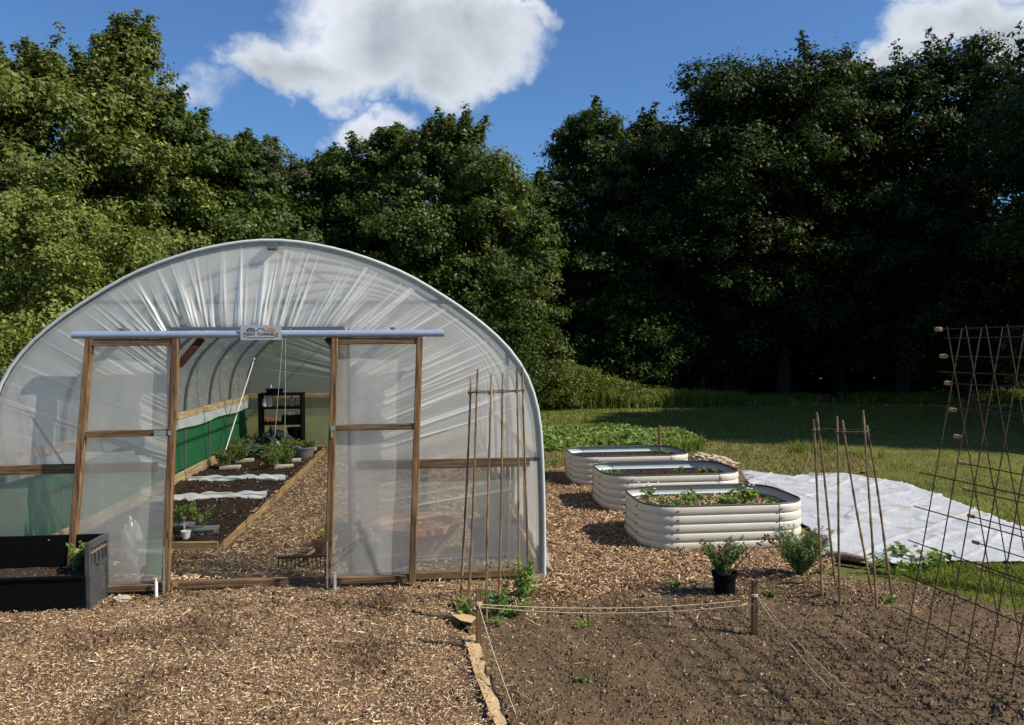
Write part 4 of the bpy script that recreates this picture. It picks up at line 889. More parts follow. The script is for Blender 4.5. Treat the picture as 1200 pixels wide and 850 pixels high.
for k, (q, s, z, lb) in enumerate((((853, 549), (.16, .10, .07), .05, 'topmost pale stone on the heap behind the raised beds'), ((840, 545), (.2, .11, .08), .06, 'largest pale stone of the heap behind the raised beds'), ((822, 540), (.16, .10, .07), .05, 'leftmost flat pale stone of the heap behind the raised beds'), ((818, 547), (.15, .08, .05), .04, 'low brown stone at the front of the heap by the raised beds'))):
    g = G(*q); tag(blob('stone', (g[0], g[1], z), s, M['stone'], 20+k, amp=.22), lb, 'stone', 'stones heaped behind the raised beds')
a = G(968, 655); b = G(1016, 663); o = MB().tube([(a[0], a[1], .04), ((a[0]+b[0])/2, (a[1]+b[1])/2+.01, .045), (b[0], b[1], .04)], [.028, .033, .026], 10).build('log', M['log'], None, True); tag(o, 'short weathered log lying at the near edge of the white sheet', 'log')
def strip(name, pts, z, m, label, cat):
    V = []; n = len(pts)
    for k, (l, r) in enumerate(pts):
        for j in range(4):
            t = j/3; V.append((l[0]+(r[0]-l[0])*t, l[1]+(r[1]-l[1])*t, z+.003*math.sin(k*1.3+j*.8)))
    V += [(v[0], v[1], v[2]-.004) for v in V]; m_ = 4*n; F = [(i*4+j, i*4+j+1, i*4+j+5, i*4+j+4) for i in range(n-1) for j in range(3)]
    F += [tuple(q+m_ for q in f[::-1]) for f in F] + [(i*4, i*4+4, i*4+4+m_, i*4+m_) for i in range(n-1)] + [(i*4+3, i*4+3+m_, i*4+7+m_, i*4+7) for i in range(n-1)]
    o = MB().add(V, F).build(name, m); return tag(o, label, cat)
cl = [((540, 752), (560, 752)), ((545, 760), (562, 760)), ((549, 770), (565, 769)), ((552, 782), (568, 781)), ((556, 797), (573, 796)), ((562, 812), (578, 811)), ((567, 826), (583, 825)), ((573, 841), (588, 840)), ((580, 856), (594, 856)), ((590, 880), (603, 880))]
strip('cardboard_strip', [(G(*a), G(*b)) for a, b in cl], .035, M['cardboard'], 'ragged brown cardboard strip edging the wood chips in the foreground', 'cardboard')
cl = [((530, 732), (540, 729)), ((540, 739), (552, 732)), ((552, 741), (560, 735))]
strip('cardboard_scrap', [(G(*a), G(*b)) for a, b in cl][::-1], .06, M['cardboard'], 'small triangular cardboard scrap poking up beside the left stake', 'cardboard')

P = scatter([(float(G(532, 745)[0]), float(G(532, 745)[1])), (float(G(553, 752)[0]), float(G(553, 752)[1])), (float(G(572, 812)[0]), float(G(572, 812)[1])), (float(G(592, 870)[0]), float(G(592, 870)[1])), (float(G(570, 870)[0]), float(G(570, 870)[1])), (float(G(545, 790)[0]), float(G(545, 790)[1]))], 420, rg)
V, F, A = slivers(P, lambda x, y: 0*x+.038, .010, .030, rg, tint=rg.beta(1.6, 1.4, len(P))); tag(fobj('spilled_chips', V, F, M['chip'], attrs=A), 'wood chips spilled over the cardboard strip', 'wood chips', kind='stuff')

# ------------------------------------------------------------------ stakes and twine
def stake(px, pyb, pyt, label, w=.036):
    g = G(px, pyb); t = PY(px, pyt, g[1]); r = MB().beam((g[0], g[1], -.1), (g[0]+.004, g[1], t[2]), w, w*.8, (0, 1, 0)).build('wooden_stake', M['wood_z']); tag(r, label, 'stake', 'twine stakes'); return g, t[2]
s1, z1 = stake(561, 760, 690, 'left wooden stake holding twine between cardboard and pea plants')
s2, z2 = stake(884, 749, 680, 'right wooden stake holding twine near the black pot')
def sagline(a, b, sag, n=14, w=.0):
    return [np.array(a)*(1-t)+np.array(b)*t+np.array([0, 0, -sag*4*t*(1-t)]) for t in np.linspace(0, 1, n)]
def twine(a, b, sag, label, r=.0019): tag(MB().tube(sagline(a, b, sag), r, 5).build('twine', M['twine'], None, True), label, 'twine', 'garden twine lines')
zt1 = PY(561, 707, s1[1])[2]; zt2 = PY(884, 697, s2[1])[2]
twine((s1[0], s1[1]-.02, zt1), (2.03, 5.06, .045), .035, 'upper twine line running from the left stake to the black pot')
twine((s1[0], s1[1]-.02, zt1-.015), (1.88, 4.48, zt2-.05), .045, 'lower sagging twine line between the two wooden stakes')
for z in (0, .008, .016): pass
MBk = MB()
for k in range(4): MBk.tube([(s1[0]+.022*math.cos(a), s1[1]+.019*math.sin(a), zt1-.008+k*.006) for a in np.linspace(0, 2*math.pi, 11)], .003, 4, False)
tag(MBk.build('twine_knot', M['twine']), 'twine wrapped round the left wooden stake', 'twine', 'garden twine lines')
MBk = MB()
for k in range(3): MBk.tube([(s2[0]+.022*math.cos(a), s2[1]+.019*math.sin(a), zt2-.008+k*.006) for a in np.linspace(0, 2*math.pi, 11)], .003, 4, False)
tag(MBk.build('twine_knot', M['twine']), 'twine wrapped round the right wooden stake', 'twine', 'garden twine lines')
g = G(612, 856, .03); twine((s1[0], s1[1]-.02, zt1), (g[0], g[1], .03), .03, 'twine running from the left stake down to the near edge along the cardboard', .0024)
g = G(1052, 856, .03); twine((s2[0]+.01, s2[1]-.02, zt2), (g[0], g[1], .03), .045, 'right hand strand of twine from the right stake to the near right', .0019)
g = G(1028, 856, .02); twine((s2[0]+.01, s2[1]-.02, zt2-.01), (g[0], g[1], .02), .06, 'left hand strand of twine from the right stake to the near right', .0019)

# ------------------------------------------------------------------ bamboo cane supports
def canes(spec, zr, label, cat_loc, group):
    root = wthing('cane_support', cat_loc, label, 'cane support', group); ring = []
    for f, t in spec:
        f = np.array(f, float); t = np.array(t, float); pts = []; R = []
        n = 33
        for i in range(n):
            u = i/(n-1); pts.append(f+(t-f)*u+np.array([math.sin(u*4+f[0]*30)*.005, math.cos(u*5+f[1]*20)*.005, 0])); R.append((.0082-.002*u)*(1.28 if (i+int(f[0]*50)) % 4 == 2 else 1))
        MB().tube(pts, R, 7).build('cane', M['cane'], root, True)
        u = (zr-f[2])/(t[2]-f[2]); ring.append(f+(t-f)*u)
    c = np.mean(ring, axis=0); ring = sorted(ring, key=lambda p: math.atan2(p[1]-c[1], p[0]-c[0]))
    P = []
    for i, p in enumerate(ring):
        q = ring[(i+1) % len(ring)]
        for k in range(5):
            m_ = p*(1-k/5)+q*(k/5); v = m_-c; v[2] = 0; v /= max(np.linalg.norm(v), 1e-6); P.append(m_+v*.012)
    MB().tube(P+[P[0]], .0042, 6).build('tie_ring', M['rust'], root, True)
    kb = MB()
    for p in ring: kb.tube([p-np.array([0, 0, .012]), p+np.array([0, 0, .012])], .012, 7)
    kb.build('ties', M['twig'], root)
canes([((.16, 5.05, 0), (.24, 5.16, 1.56)), ((.22, 5.35, 0), (.30, 5.29, 1.61)), ((.32, 4.94, 0), (.37, 5.10, 1.59)), ((.43, 5.38, 0), (.47, 5.30, 1.58)), ((.57, 5.24, 0), (.55, 5.24, 1.61)), ((.65, 5.50, 0), (.61, 5.36, 1.62))], 1.46, 'tall bamboo cane wigwam before the right film of the tunnel, with pea plants', (.39, 5.24, 0), 'bamboo cane supports')
canes([((2.64, 5.11, 0), (2.56, 5.09, 1.25)), ((2.86, 5.33, 0), (2.63, 5.19, 1.29)), ((2.67, 4.93, 0), (2.68, 5.01, 1.28)), ((3.03, 5.17, 0), (2.78, 5.12, 1.24)), ((2.89, 4.87, 0), (2.85, 4.98, 1.32)), ((3.09, 5.00, 0), (2.91, 5.04, 1.21))], 1.175, 'shorter bamboo cane wigwam standing before the white ground sheet', (2.86, 5.07, 0), 'bamboo cane supports')
# peas and weeds at the left wigwam
rq = np.random.default_rng(5)
def peas(px, py, h, sp, nst, label, nleaf=14, leaf=.055, m='leaf_veg', name='pea_plant'):
    g = G(px, py, 0.0); g[2] = 0; return plant(name, g, rq, label, 'plant', 'plants at the cane supports' if name == 'pea_plant' else None, m, nst=nst, h=h, spread=sp, leaf=leaf, nleaf=nleaf, droop=.1, up=.3, r=.003, asp=.55)
peas(612, 716, .44, .08, 8, 'tallest pea plant climbing the right hand canes beside the tunnel corner', 26, .055)
peas(621, 703, .30, .08, 5, 'narrow pea plant behind the rightmost cane at the tunnel corner', 18)
peas(573, 731, .46, .05, 2, 'single grey green shoot rising beside the third cane', 9, .05, 'leaf_bluegreen')
peas(583, 728, .20, .14, 9, 'low bushy pea plants just right of the left stake', 14)
peas(600, 728, .16, .14, 8, 'low pea plants below the tallest one by the twine', 12)
peas(541, 728, .17, .07, 4, 'small broad leaved plant at the foot of the leftmost cane', 8, .07)
peas(578, 736, .10, .12, 9, 'small ground weeds behind the left stake', 10, .035, name='weed')
peas(594, 700, .36, .06, 3, 'thin browned pea stem between the canes', 7, .045, 'leaf_brown')
# weeds scattered on the soil
for k, (x, y, hh, sp, lb) in enumerate(((680, 735, .03, .14, 'low pale weeds in mid soil left of centre'), (905, 702, .05, .06, 'tiny weed right of the right stake'), (1040, 713, .09, .09, 'small tuft of green at the rightmost cane of the short wigwam'), (682, 803, .02, .03, 'tiny seedling in the middle of the bare soil'), (1185, 835, .05, .10, 'little weed at the near right corner of the soil'), (640, 560, .10, .16, 'patch of fresh green weeds beside the tunnel near the farthest bed'), (648, 545, .14, .22, 'loose greens left of the farthest raised bed'), (790, 690, .05, .08, 'small weed before the black pot'))):
    g = G(x, y, 0); plant('weed', (g[0], g[1], .02), rq, lb, 'weed', 'weeds', 'leaf_veg', nst=12, h=hh, spread=sp, leaf=.035 if y > 600 else .05, nleaf=6, droop=.3, up=.6, r=.0015)

# ------------------------------------------------------------------ shrubs near the beds
sb = wthing('potted_shrub', (2.0, 5.22, 0), 'olive green shrub in a round black plastic pot standing on chips', 'potted shrub')
MB().lathe([(.068, 0), (.078, .155), (.088, .155), (.090, .185), (.080, .185), (.074, .155), (.066, .02)], (2.0, 5.26, 0), 24).build('pot', M['black_plastic'], sb, True)
MB().lathe([(.074, 0), (.074, .01)], (2.0, 5.26, .15), 20).build('compost', M['g_compost'], sb)
st, V, F, A = sprig_mesh(rq, nst=40, h=.31, spread=.21, leaf=.036, nleaf=62, droop=.15, up=.3, r=.0028, asp=.36, start=.06)
s_ = MB(); s_.v = [(p[0]+1.98, p[1]+5.26, p[2]+.16) for p in st.v]; s_.f = st.f; s_.tube([(2.0, 5.24, .15), (2.12, 5.2, .30), (2.22, 5.2, .39), (2.30, 5.2, .42), (2.36, 5.2, .42)], [.005, .004, .003, .002, .002], 5)
s_.tube([(2.0, 5.24, .12), (1.985, 5.24, .22)], .008, 6).build('stems', M['twig'], sb); fobj('foliage', V+np.array([1.98, 5.26, .16]), F, M['leaf_rosemary'], sb, A)
P = np.array([(2.24+.05*k*.6+rq.normal(0, .012), 5.2+rq.normal(0, .015), .405+rq.normal(0, .018)) for k in range(5) for _ in range(6)]); V, F = leaf_quads(P, rq.normal(size=(len(P), 3)), .035, .6, rq); fobj('browned_leaves', V, F, M['leaf_brown'], sb, {'tint': np.repeat(rq.random(len(P)), 4)})
plant('rosemary_bush', (2.72, 5.62, 0), rq, 'dense dark green rosemary bush at the right corner of the nearest bed', 'shrub', None, 'leaf_rosemary', 'twig', nst=90, h=.42, spread=.25, leaf=.042, nleaf=75, droop=.12, up=.3, r=.0028, asp=.24, start=.25)

# ------------------------------------------------------------------ steel mesh frame
H = 1.84; dl = np.array([.09, -.996, 0]); nl = np.array([.996, .09, 0]); F0 = np.array([2.69, 4.26, 0])
root = wthing('mesh_trellis', (3.05, 4.0, 0), 'rusty steel mesh A-frame trellis with corks on rod ends at far right', 'trellis')
pA = empty('mesh_panel', (0, 0, 0)); pA.parent = root; pA.matrix_parent_inverse = WPAR[root.name]
def rodpt(side, u, v):      # u metres along the feet line, v 0..1 up the slope
    base = F0 + dl*u + (nl*(.70*(1-v)) + nl*.35*0 if side else nl*0)
    if side: return F0+dl*u+nl*(.70-.37*v)+np.array([0, 0, H*v+.02])
    return F0+dl*u+nl*(.37*v)+np.array([0, 0, H*v+.01])
for side in (0, 1):
    mbs = []
    us = np.arange(0, 2.3, .148) + (.0 if side == 0 else -.10)
    for u in us:
        a = rodpt(side, u, -.03); b = rodpt(side, u, 1.0); off = nl*(.006 if side == 0 else .03)
        MB().tube([a+off, b+off], .0036, 5).build('rod', M['rust'], root)
    vs = np.arange(.10, 1.0, .1085) if side == 0 else np.arange(.20, 1.0, .088)
    for i, v in enumerate(vs):
        ext = .12 if side == 0 else .02
        a = rodpt(side, us[0]-ext, v); b = rodpt(side, us[-1]+.05, v)
        MB().tube([a, b], .0036, 5).build('rod', M['rust'], root)
        if side == 1:
            d = (a-b)/np.linalg.norm(b-a); MB().tube([a-d*.006, a+d*.036], .0125, 8).build('cork', M['cork'], root, True)
COL.objects.unlink(pA); bpy.data.objects.remove(pA)

# ------------------------------------------------------------------ grass and vegetable strip
LAWN = [(3.5, 5.5), (4.1, 5.85), (4.66, 5.78), (5.35, 6.2), (5.55, 6.84), (5.7, 7.7), (5.84, 8.6), (5.9, 9.3), (5.6, 10.2), (6.3, 10.6), (7.0, 12), (6.6, 13.4), (4.5, 13.8), (4.5, 15), (18, 15), (18, 9), (9, 5.5), (6.5, 3.2), (5.2, 3.4), (4.3, 4.35), (3.7, 5.0)]
rl = np.random.default_rng(9)
P = scatter(LAWN, 75000, rl, lambda x, y: np.clip((6.0/np.hypot(x, y))**1.7, .04, 1)*np.clip(.25+1.4*(fbm(x, y, 2.5, 3, 9)-.2), .1, 1)*np.clip(((x-3.5)+(y-4.2)*.2)*1.2, .15, 1))
V, F, A = blades(P, .05, .009, rl, .7, simple_=True, zf=lambda x, y: 0*x-.03, tint=np.clip(rl.beta(2, 2, len(P))+(fbm(P[:, 0], P[:, 1], 1.2, 3, 8)-.5)*.8, 0, 1)); tag(fobj('lawn_grass', V, F, M['leaf_grass'], attrs=A), 'short lit lawn grass around the white sheet at right', 'grass', kind='stuff')
P = scatter([(3.35, 5.7), (3.75, 5.78), (4.12, 5.82), (4.66, 5.7), (5.3, 6.1), (5.9, 5.2), (5.0, 4.5), (4.2, 5.0)], 9000, rl, lambda x, y: np.clip(fbm(x, y, 3, 3, 3)*1.6-.3, .05, 1))
V, F, A = blades(P, .05, .010, rl, .9, zf=lambda x, y: 0*x); tag(fobj('tall_lawn_grass', V, F, M['leaf_grass'], attrs=A), 'longer unmown grass along the near edge of the white sheet', 'grass', kind='stuff')
P = scatter(DRY, 14000, rl); V, F, A = blades(P, .07, .020, rl, .8, simple_=True, zf=lambda x, y: 0*x); tag(fobj('dry_grass', V, F, M['leaf_straw'], attrs=A), 'short dry tan grass on the mulch behind the raised beds', 'grass', kind='stuff')
P = scatter([(-3, 14.5), (17, 14.5), (20, 23), (-3, 23)], 45000, rl); V, F, A = blades(P, .06, .034, rl, .8, simple_=True, zf=lambda x, y: 0*x-.03); tag(fobj('shaded_lawn', V, F, M['leaf_grass'], attrs=A), 'mown lawn lying in the shade of the trees', 'grass', kind='stuff')
# potato and squash rows behind the beds
P2 = scatter([(.9, 12.9), (4.6, 12.9), (5.0, 15.6), (1.0, 15.8)], 6200, rl, lambda x, y: np.clip(fbm(x, y, 2.2, 3, 19)*2-.4, .05, 1))
z = .02+rl.random(len(P2))*(.08+.18*np.clip(fbm(P2[:, 0], P2[:, 1], 1.6, 2, 4)-.2, 0, 1)); V, F = leaf_quads(np.stack([P2[:, 0], P2[:, 1], z], 1), rl.normal(0, .5, (len(P2), 3))+np.array([.2, -.3, 1]), rl.uniform(.06, .15, len(P2)), .6, rl)
tag(fobj('vegetable_rows', V, F, M['leaf_veg'], attrs={'tint': np.repeat(np.clip(rl.beta(2, 2.2, len(P2)), 0, 1), 4)}), 'low green vegetable rows growing beyond the raised beds', 'vegetables', kind='stuff')
for k, (x, y, hh, lb) in enumerate(((648, 523, .30, 'pale upright leafy plant at the left end of the vegetable rows'), (662, 522, .34, 'taller leafy plant second from left in the vegetable rows'), (733, 523, .42, 'tallest leafy plant with pale leaves in the vegetable rows'), (781, 526, .22, 'yellow flowering plant at the right of the vegetable rows'), (700, 524, .24, 'bushy plant at mid vegetable row behind the farthest bed'))):
    g = G(x, y, 0); plant('vegetable_plant', (g[0], g[1], 0), rl, lb, 'plant', 'plants in the vegetable rows', 'leaf_veg', nst=6, h=hh, spread=.16, leaf=.12, nleaf=12, droop=.3, up=.5, r=.006, asp=.6)
for k, (x, y, hh, n, sp, lb) in enumerate(((815, 530, .40, 26, .10, 'dark tall weed stalks standing right of the vegetable rows'), (800, 530, .26, 60, .30, 'tuft of long grass behind the stone heap'), (955, 528, .22, 60, .35, 'long grass tuft in the lawn behind the short cane wigwam'), (935, 532, .25, 30, .12, 'spiky grass tuft at the shadow edge above the white sheet'), (1010, 535, .15, 50, .3, 'low grass tuft at the shadow edge behind the canes'), (1178, 500, .5, 30, .3, 'grey green tuft near the top of the trellis')) [:5]):
    g = G(x, y, 0); a_ = rl.uniform(0, 6.28, n*3); r_ = sp*np.sqrt(rl.random(n*3)); P = np.stack([np.cos(a_)*r_, np.sin(a_)*r_, 0*a_], 1)
    V, F, A = blades(P, hh, .014, rl, .45); o = fobj('grass_tuft', V, F, M['leaf_grass'], attrs=A); o.location = (g[0], g[1], -.02); tag(o, lb, 'grass tuft')
g = G(773, 528, 0); o = MB().beam((g[0], g[1], 0), (g[0], g[1], .42), .05, .04, (0, 1, 0)).build('post', M['wood_z']); tag(o, 'small wooden post at the right end of the vegetable rows', 'post')
# squash leaves by the sheet
g = G(1080, 662, 0); plant('squash_plant', (g[0], g[1], 0), rl, 'dark large leaved squash plant spreading at the near edge of the sheet', 'plant', None, 'leaf_veg', nst=12, h=.13, spread=.34, leaf=.13, nleaf=4, droop=.3, up=.9, r=.004, start=.5, asp=.85)
g = G(1045, 668, 0); plant('dandelion_patch', (g[0], g[1], 0), rl, 'fresh green weeds at the sheet edge behind the short wigwam', 'plant', None, 'leaf_veg', nst=18, h=.10, spread=.28, leaf=.07, nleaf=5, droop=.3, up=.6, r=.003, start=.3)

# ------------------------------------------------------------------ tall grass and nettles at the wood edge
P = scatter([(2.6, 22.2), (9.2, 22.4), (9.6, 25), (2.4, 25)], 15000, rl); hN = .2+1.25*fbm(P[:, 0], P[:, 1], .8, 3, 7)*np.clip((8.6-P[:, 0])/3.5, .35, 1)
n_ = len(P); V, F, A = blades(P, 1.0, .035, rl, .35, zf=lambda x, y: 0*x)
Vr = V.reshape(n_, 5, 3); Vr[:, :, 2] *= hN[:, None]; tag(fobj('long_grass', Vr.reshape(-1, 3), F, M['leaf_grass'], attrs=A), 'tall lit grass growing along the foot of the wood', 'long grass', kind='stuff')
P = scatter([(9, 22.6), (22, 22.0), (24, 26.5), (9, 26)], 14000, rl, lambda x, y: np.clip(fbm(x, y, .6, 3, 5)*3-1, .03, 1)); V, F, A = blades(P, .22, .05, rl, .5, simple_=True, zf=lambda x, y: 0*x); tag(fobj('long_grass', V, F, M['leaf_grass'], attrs=A), 'strip of grass under the dark trees at right', 'long grass', kind='stuff')

# ------------------------------------------------------------------ trees
rt_ = np.random.default_rng(77)
def crown(rng, H, R, zb, n, leaf, prof=None, nlobe=62, ncl=9, spiky=.0, droop=0., cl=.36):
    """leaf faces gathered in sprays, sprays in boughs, boughs round the trunk"""
    prof = prof or ([0, .12, .35, .6, .8, .93, 1], [.55, .85, 1, .95, .72, .42, .08])
    u = (np.arange(nlobe)+rng.random(nlobe))/nlobe; u[:3] = (.96, .9, .85); az = rng.uniform(0, 1.6, nlobe)+np.arange(nlobe)*2.4
    pr = np.interp(u, *prof); rr = R*pr*np.sqrt(rng.uniform(.20, .92, nlobe)); lob = np.stack([np.cos(az)*rr, np.sin(az)*rr, zb+(H-zb)*u], 1); lr = R*rng.uniform(.22, .42, nlobe)*(.62+.45*pr)
    lob[:, 2] = np.minimum(lob[:, 2], H-lr*.75)
    C = []; CR = []; CD = []
    for c, r in zip(lob, lr):
        d = unit(rng.normal(size=(ncl, 3))); d[:, 2] = np.abs(d[:, 2])*.9-.18; d = unit(d); C.append(c+d*(r*rng.uniform(.6, 1.12, (ncl, 1)))*np.array([1.1, 1.1, .85])); CR.append(np.full(ncl, r)*rng.uniform(.7, 1.3, ncl)*cl*1.25); CD.append(d)
    if spiky:
        m = int(8*spiky); k = rng.integers(0, nlobe, m); top = np.argsort(lob[:, 2])[-8:]; k = rng.choice(top, m)
        for j in k:
            a = rng.uniform(0, 6.28); d = np.array([math.cos(a)*.45, math.sin(a)*.45, 1.0]); q = np.linspace(.7, 1.55, 6)[:, None]; C.append(lob[j]+d*lr[j]*q*rng.uniform(.8, 1.2)); CR.append(np.linspace(.34, .12, 6)); CD.append(np.tile(d, (6, 1)))
    C = np.concatenate(C); CR = np.concatenate(CR); CD = unit(np.concatenate(CD)); w = CR**1.6; w /= w.sum()
    k = rng.choice(len(C), n, p=w); d = unit(rng.normal(size=(n, 3))); d[:, 2] *= .7
    P = C[k]+d*(CR[k]*rng.random(n)**.55*np.exp(rng.normal(0, .22, n)))[:, None]; P[:, 2] -= droop*np.linalg.norm(P[:, :2]-C[k][:, :2], axis=1)
    Nn = unit(d*.5+CD[k]*.5+np.array([0, 0, .5])+rng.normal(0, .45, (n, 3)))
    P[:, 2] *= H/np.quantile(P[:, 2], .9995)
    P = P[(P[:, 2] > .15)]; Nn = Nn[:len(P)]; s = leaf*rng.uniform(.6, 1.3, len(P)); t = np.clip(rng.beta(2.4, 2.2, len(P)) + (rng.random(len(C))[k][:len(P)]-.5)*.25, 0, 1)
    V, F = leaf_tris(P, Nn, s*1.12, rng)
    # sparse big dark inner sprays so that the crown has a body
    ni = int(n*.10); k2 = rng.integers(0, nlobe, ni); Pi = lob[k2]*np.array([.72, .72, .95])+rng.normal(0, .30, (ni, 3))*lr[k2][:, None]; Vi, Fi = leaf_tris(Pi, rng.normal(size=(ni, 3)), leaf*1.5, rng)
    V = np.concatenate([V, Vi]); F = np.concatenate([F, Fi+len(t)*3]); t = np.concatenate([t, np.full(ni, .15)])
    return V, F, {'tint': np.repeat(t, 3)}, lob
def trunk(rng, H, R, lob, r0=.2):
    b = MB(); n = 8; lean = rng.normal(0, .02, 2); pts = [(lean[0]*H*t+.05*math.sin(t*5), lean[1]*H*t, H*.9*t) for t in np.linspace(0, 1, n)]
    b.tube(pts, [r0*(1.25 if i == 0 else 1)*(1-.88*i/(n-1)) for i in range(n)], 9)
    for c in lob[rng.choice(len(lob), min(14, len(lob)), replace=False)]:
        z0 = max(.12*H, min(c[2]*.6, H*.7)); t = z0/(H*.9); s = np.array([lean[0]*H*t, lean[1]*H*t, z0]); m = s*.5+c*.5+np.array([0, 0, .25]); b.tube([s, m, c], [r0*.34*(1-t*.6), r0*.2*(1-t*.5), r0*.07], 6)
    return b
TREES = []
def tree(px, ptop, Y, R, zb, n, leaf, m, label, cat='tree', name='broadleaf_tree', group='trees along the wood edge', **kw):
    t = PY(px, ptop, Y); loc = (t[0], Y, -.03); H = t[2]
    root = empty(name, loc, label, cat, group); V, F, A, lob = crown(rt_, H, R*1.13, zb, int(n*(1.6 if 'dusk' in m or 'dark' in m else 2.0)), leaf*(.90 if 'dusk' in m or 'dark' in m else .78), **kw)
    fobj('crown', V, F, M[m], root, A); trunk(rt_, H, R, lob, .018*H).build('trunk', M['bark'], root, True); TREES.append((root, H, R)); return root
tree(-25, 40, 17.5, 2.6, .8, 30000, .125, 'leaf_olive', 'yellow olive broadleaf tree at the left edge of the picture', spiky=1.5, nlobe=44)
tree(75, 58, 18.5, 2.2, .8, 34000, .125, 'leaf_olive', 'tall olive green tree with loose top just left of the spiry one', spiky=2.5, nlobe=44)
tree(146, 18, 19.5, 1.9, 1, 26000, .12, 'leaf_olive', 'tallest left hand tree with a thin airy leader against blue sky', spiky=3.5, nlobe=44, prof=([0, .2, .45, .7, .85, 1], [.8, 1, .9, .45, .22, .05]))
tree(205, 112, 20.5, 2.1, .8, 30000, .125, 'leaf_mid', 'mid green tree sloping down beneath the small faint cloud', spiky=2, nlobe=46)
tree(258, 150, 21.5, 1.8, .6, 24000, .125, 'leaf_dark', 'dark green tree behind the left shoulder of the tunnel', spiky=.6)
tree(302, 154, 23.5, 1.6, .8, 20000, .13, 'leaf_grey', 'greyish green willow like tree with feathery top', spiky=1.6)
tree(352, 172, 24, 1.7, .6, 22000, .13, 'leaf_dark', 'low topped dark tree right of the greyish one', spiky=.3)
tree(408, 168, 24, 1.8, .6, 24000, .13, 'leaf_dark', 'dark round topped tree behind the tunnel ridge', spiky=.4)
tree(452, 146, 23, 1.6, .6, 24000, .125, 'leaf_mid', 'mid green tree with two pointed tops right of the tunnel ridge', spiky=1)
tree(512, 130, 22, 2.1, .5, 34000, .125, 'leaf_mid', 'broad brighter green tree with upright shoots at picture centre', spiky=3, nlobe=50)
tree(576, 180, 23, 1.6, .5, 24000, .125, 'leaf_mid', 'lower green tree stepping down right of the central one', spiky=.8)
tree(634, 200, 27, 1.7, .5, 22000, .13, 'leaf_dark', 'dark tree filling the low gap in the skyline', spiky=.5)
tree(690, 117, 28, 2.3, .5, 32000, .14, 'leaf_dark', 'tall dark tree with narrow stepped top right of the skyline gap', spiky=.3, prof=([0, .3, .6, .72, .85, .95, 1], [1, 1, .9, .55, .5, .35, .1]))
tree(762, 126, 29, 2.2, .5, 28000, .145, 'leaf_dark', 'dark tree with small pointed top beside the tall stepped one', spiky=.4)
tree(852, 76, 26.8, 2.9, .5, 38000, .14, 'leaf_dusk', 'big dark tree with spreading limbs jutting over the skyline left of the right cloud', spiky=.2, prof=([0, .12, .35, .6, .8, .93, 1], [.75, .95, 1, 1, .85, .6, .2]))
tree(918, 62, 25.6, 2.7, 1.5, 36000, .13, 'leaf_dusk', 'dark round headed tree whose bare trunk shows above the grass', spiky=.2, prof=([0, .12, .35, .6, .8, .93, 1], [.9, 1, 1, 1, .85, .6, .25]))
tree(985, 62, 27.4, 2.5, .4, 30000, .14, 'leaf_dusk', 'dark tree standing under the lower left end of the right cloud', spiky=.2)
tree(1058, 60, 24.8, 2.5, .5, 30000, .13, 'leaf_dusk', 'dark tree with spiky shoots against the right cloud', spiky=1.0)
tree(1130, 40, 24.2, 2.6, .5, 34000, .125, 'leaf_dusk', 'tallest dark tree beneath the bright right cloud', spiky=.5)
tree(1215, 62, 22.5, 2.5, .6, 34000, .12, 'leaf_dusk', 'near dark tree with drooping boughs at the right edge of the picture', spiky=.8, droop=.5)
BUSH = ([0, .2, .5, .8, 1], [1, 1.05, .95, .6, .15])
def bush(px, ptop, Y, R, n, leaf, m, label, cat='bush', zb=.1, name='bush', **kw): return tree(px, ptop, Y, R, zb, n, leaf, m, label, cat, name, 'bushes at the wood edge', prof=BUSH, **kw)
bush(38, 222, 13.2, 1.6, 26000, .075, 'leaf_lime', 'large rounded lime green bush left of the tunnel top', nlobe=30)
bush(-40, 360, 11.5, 1.2, 12000, .07, 'leaf_lime', 'lower lime green bush at the left edge beside the tunnel')
bush(150, 272, 15, 1.3, 14000, .085, 'leaf_olive', 'olive green bush rising over the left shoulder of the tunnel')
bush(560, 300, 21, 1.5, 16000, .11, 'leaf_dark', 'dark bush showing over the right shoulder of the tunnel')
bush(640, 417, 23.2, 1.25, 12000, .08, 'leaf_olive', 'tall nettle clump beside the right edge of the tunnel')
bush(676, 428, 23.4, 1.1, 10000, .08, 'leaf_olive', 'nettle clump in the middle of the wood edge greenery')
bush(712, 440, 23.8, 1.1, 9000, .08, 'leaf_olive', 'leafy undergrowth before the stepped dark tree')
bush(765, 452, 23.8, .8, 6000, .08, 'leaf_olive', 'low ragged greenery right of the nettle clumps')
bush(735, 330, 26.5, 2.2, 14000, .14, 'leaf_dark', 'dark understory bush below the pointed top tree')
bush(600, 330, 25.5, 1.8, 14000, .13, 'leaf_dark', 'dark understory bush behind the tunnel shoulder')
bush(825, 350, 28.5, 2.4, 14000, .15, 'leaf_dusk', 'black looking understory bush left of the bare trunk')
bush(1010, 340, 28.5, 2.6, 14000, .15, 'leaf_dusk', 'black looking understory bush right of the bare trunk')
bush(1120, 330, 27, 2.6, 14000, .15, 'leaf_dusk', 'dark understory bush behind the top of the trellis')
bush(460, 290, 25, 2.2, 12000, .14, 'leaf_dark', 'dark understory bush behind the tunnel ridge')
bush(330, 290, 26, 2.2, 12000, .14, 'leaf_dark', 'dark understory bush behind the left of the ridge')
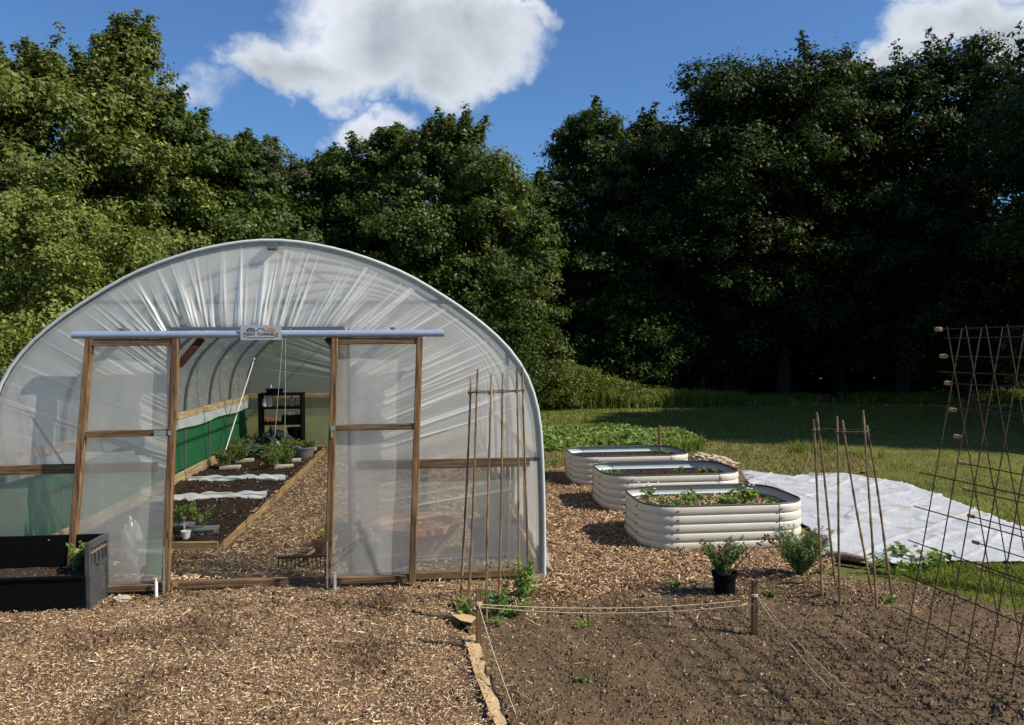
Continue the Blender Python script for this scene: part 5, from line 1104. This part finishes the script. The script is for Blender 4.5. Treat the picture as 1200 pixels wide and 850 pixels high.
# the wood behind, read as one mass, and a few trees outside the picture that throw the shade over the lawn
n = 32000; X = rt_.uniform(-34, 44, n); P = np.stack([X, 31+np.abs(X-2)*-.10+rt_.uniform(0, 4, n)-np.clip(-X-8, 0, 20)*.25, rt_.random(n)**np.where(np.arange(n) % 2, .8, 3.0)*(7.4+1.2*np.sin(X*.7))], 1)
V, F = leaf_quads(P, rt_.normal(size=(n, 3)), .55, .75, rt_); tag(fobj('far_wood', V, F, M['leaf_dark'], attrs={'tint': np.repeat(rt_.beta(2, 3, n), 4)}), 'dark mass of trees deep in the wood behind the front row', 'wood', kind='stuff')
src = TREES[15]
def dup_tree(src, loc, s, rz, label):
    r = src[0].copy(); COL.objects.link(r); r.location = loc; r.scale = (s[0], s[0], s[1]); r.rotation_euler = (0, 0, rz); r['label'] = label; r['group'] = 'trees beyond the right side of the view'
    for ch in src[0].children: c = ch.copy(); COL.objects.link(c); c.parent = r
    return r
REAR = [(-15, 26, 1.0, 0, 'left edge tree'), (-12, 27.5, .95, 1, 'spiry left tree'), (-9, 28.5, .9, 4, 'greyish tree'), (-5.6, 28.5, .85, 6, 'low topped tree'), (-2.2, 28, .88, 7, 'ridge tree'), (1.2, 29, .85, 9, 'central bright tree'), (4.6, 32, .85, 11, 'skyline gap tree'), (8.0, 33, .95, 13, 'stepped top tree'), (11.5, 32, .93, 14, 'spreading dark tree'), (14.5, 31.5, .95, 16, 'round headed tree'), (17.5, 30.5, .98, 17, 'spiky shoot tree'), (20.5, 29.5, .9, 18, 'tallest dark tree')]
for x, y, sc, k, w in REAR:
    t_ = dup_tree(TREES[k], (x, y, -.03), (1.15, sc), x, f'dark tree of the second row standing right behind the {w}'); t_['group'] = 'second row of trees in the wood'
SHADE = [((15.9, 14.2), 1.05, .95, 'first'), ((17.4, 12.4), 1.05, 1.0, 'second'), ((19.8, 10.4), 1.05, 1.0, 'third'), ((18.4, 15.2), 1.2, 1.05, 'fourth'), ((21.5, 12.8), 1.2, 1.05, 'fifth'), ((19.4, 18.6), 1.1, 1.0, 'sixth')]
for k, (p, sx, sz, w) in enumerate(SHADE): dup_tree(TREES[14+k % 5], (p[0], p[1], -.03), (sx, sz), k*1.3+.4, f'{w} broadleaf tree of the row standing just right of the picture, nearest first')
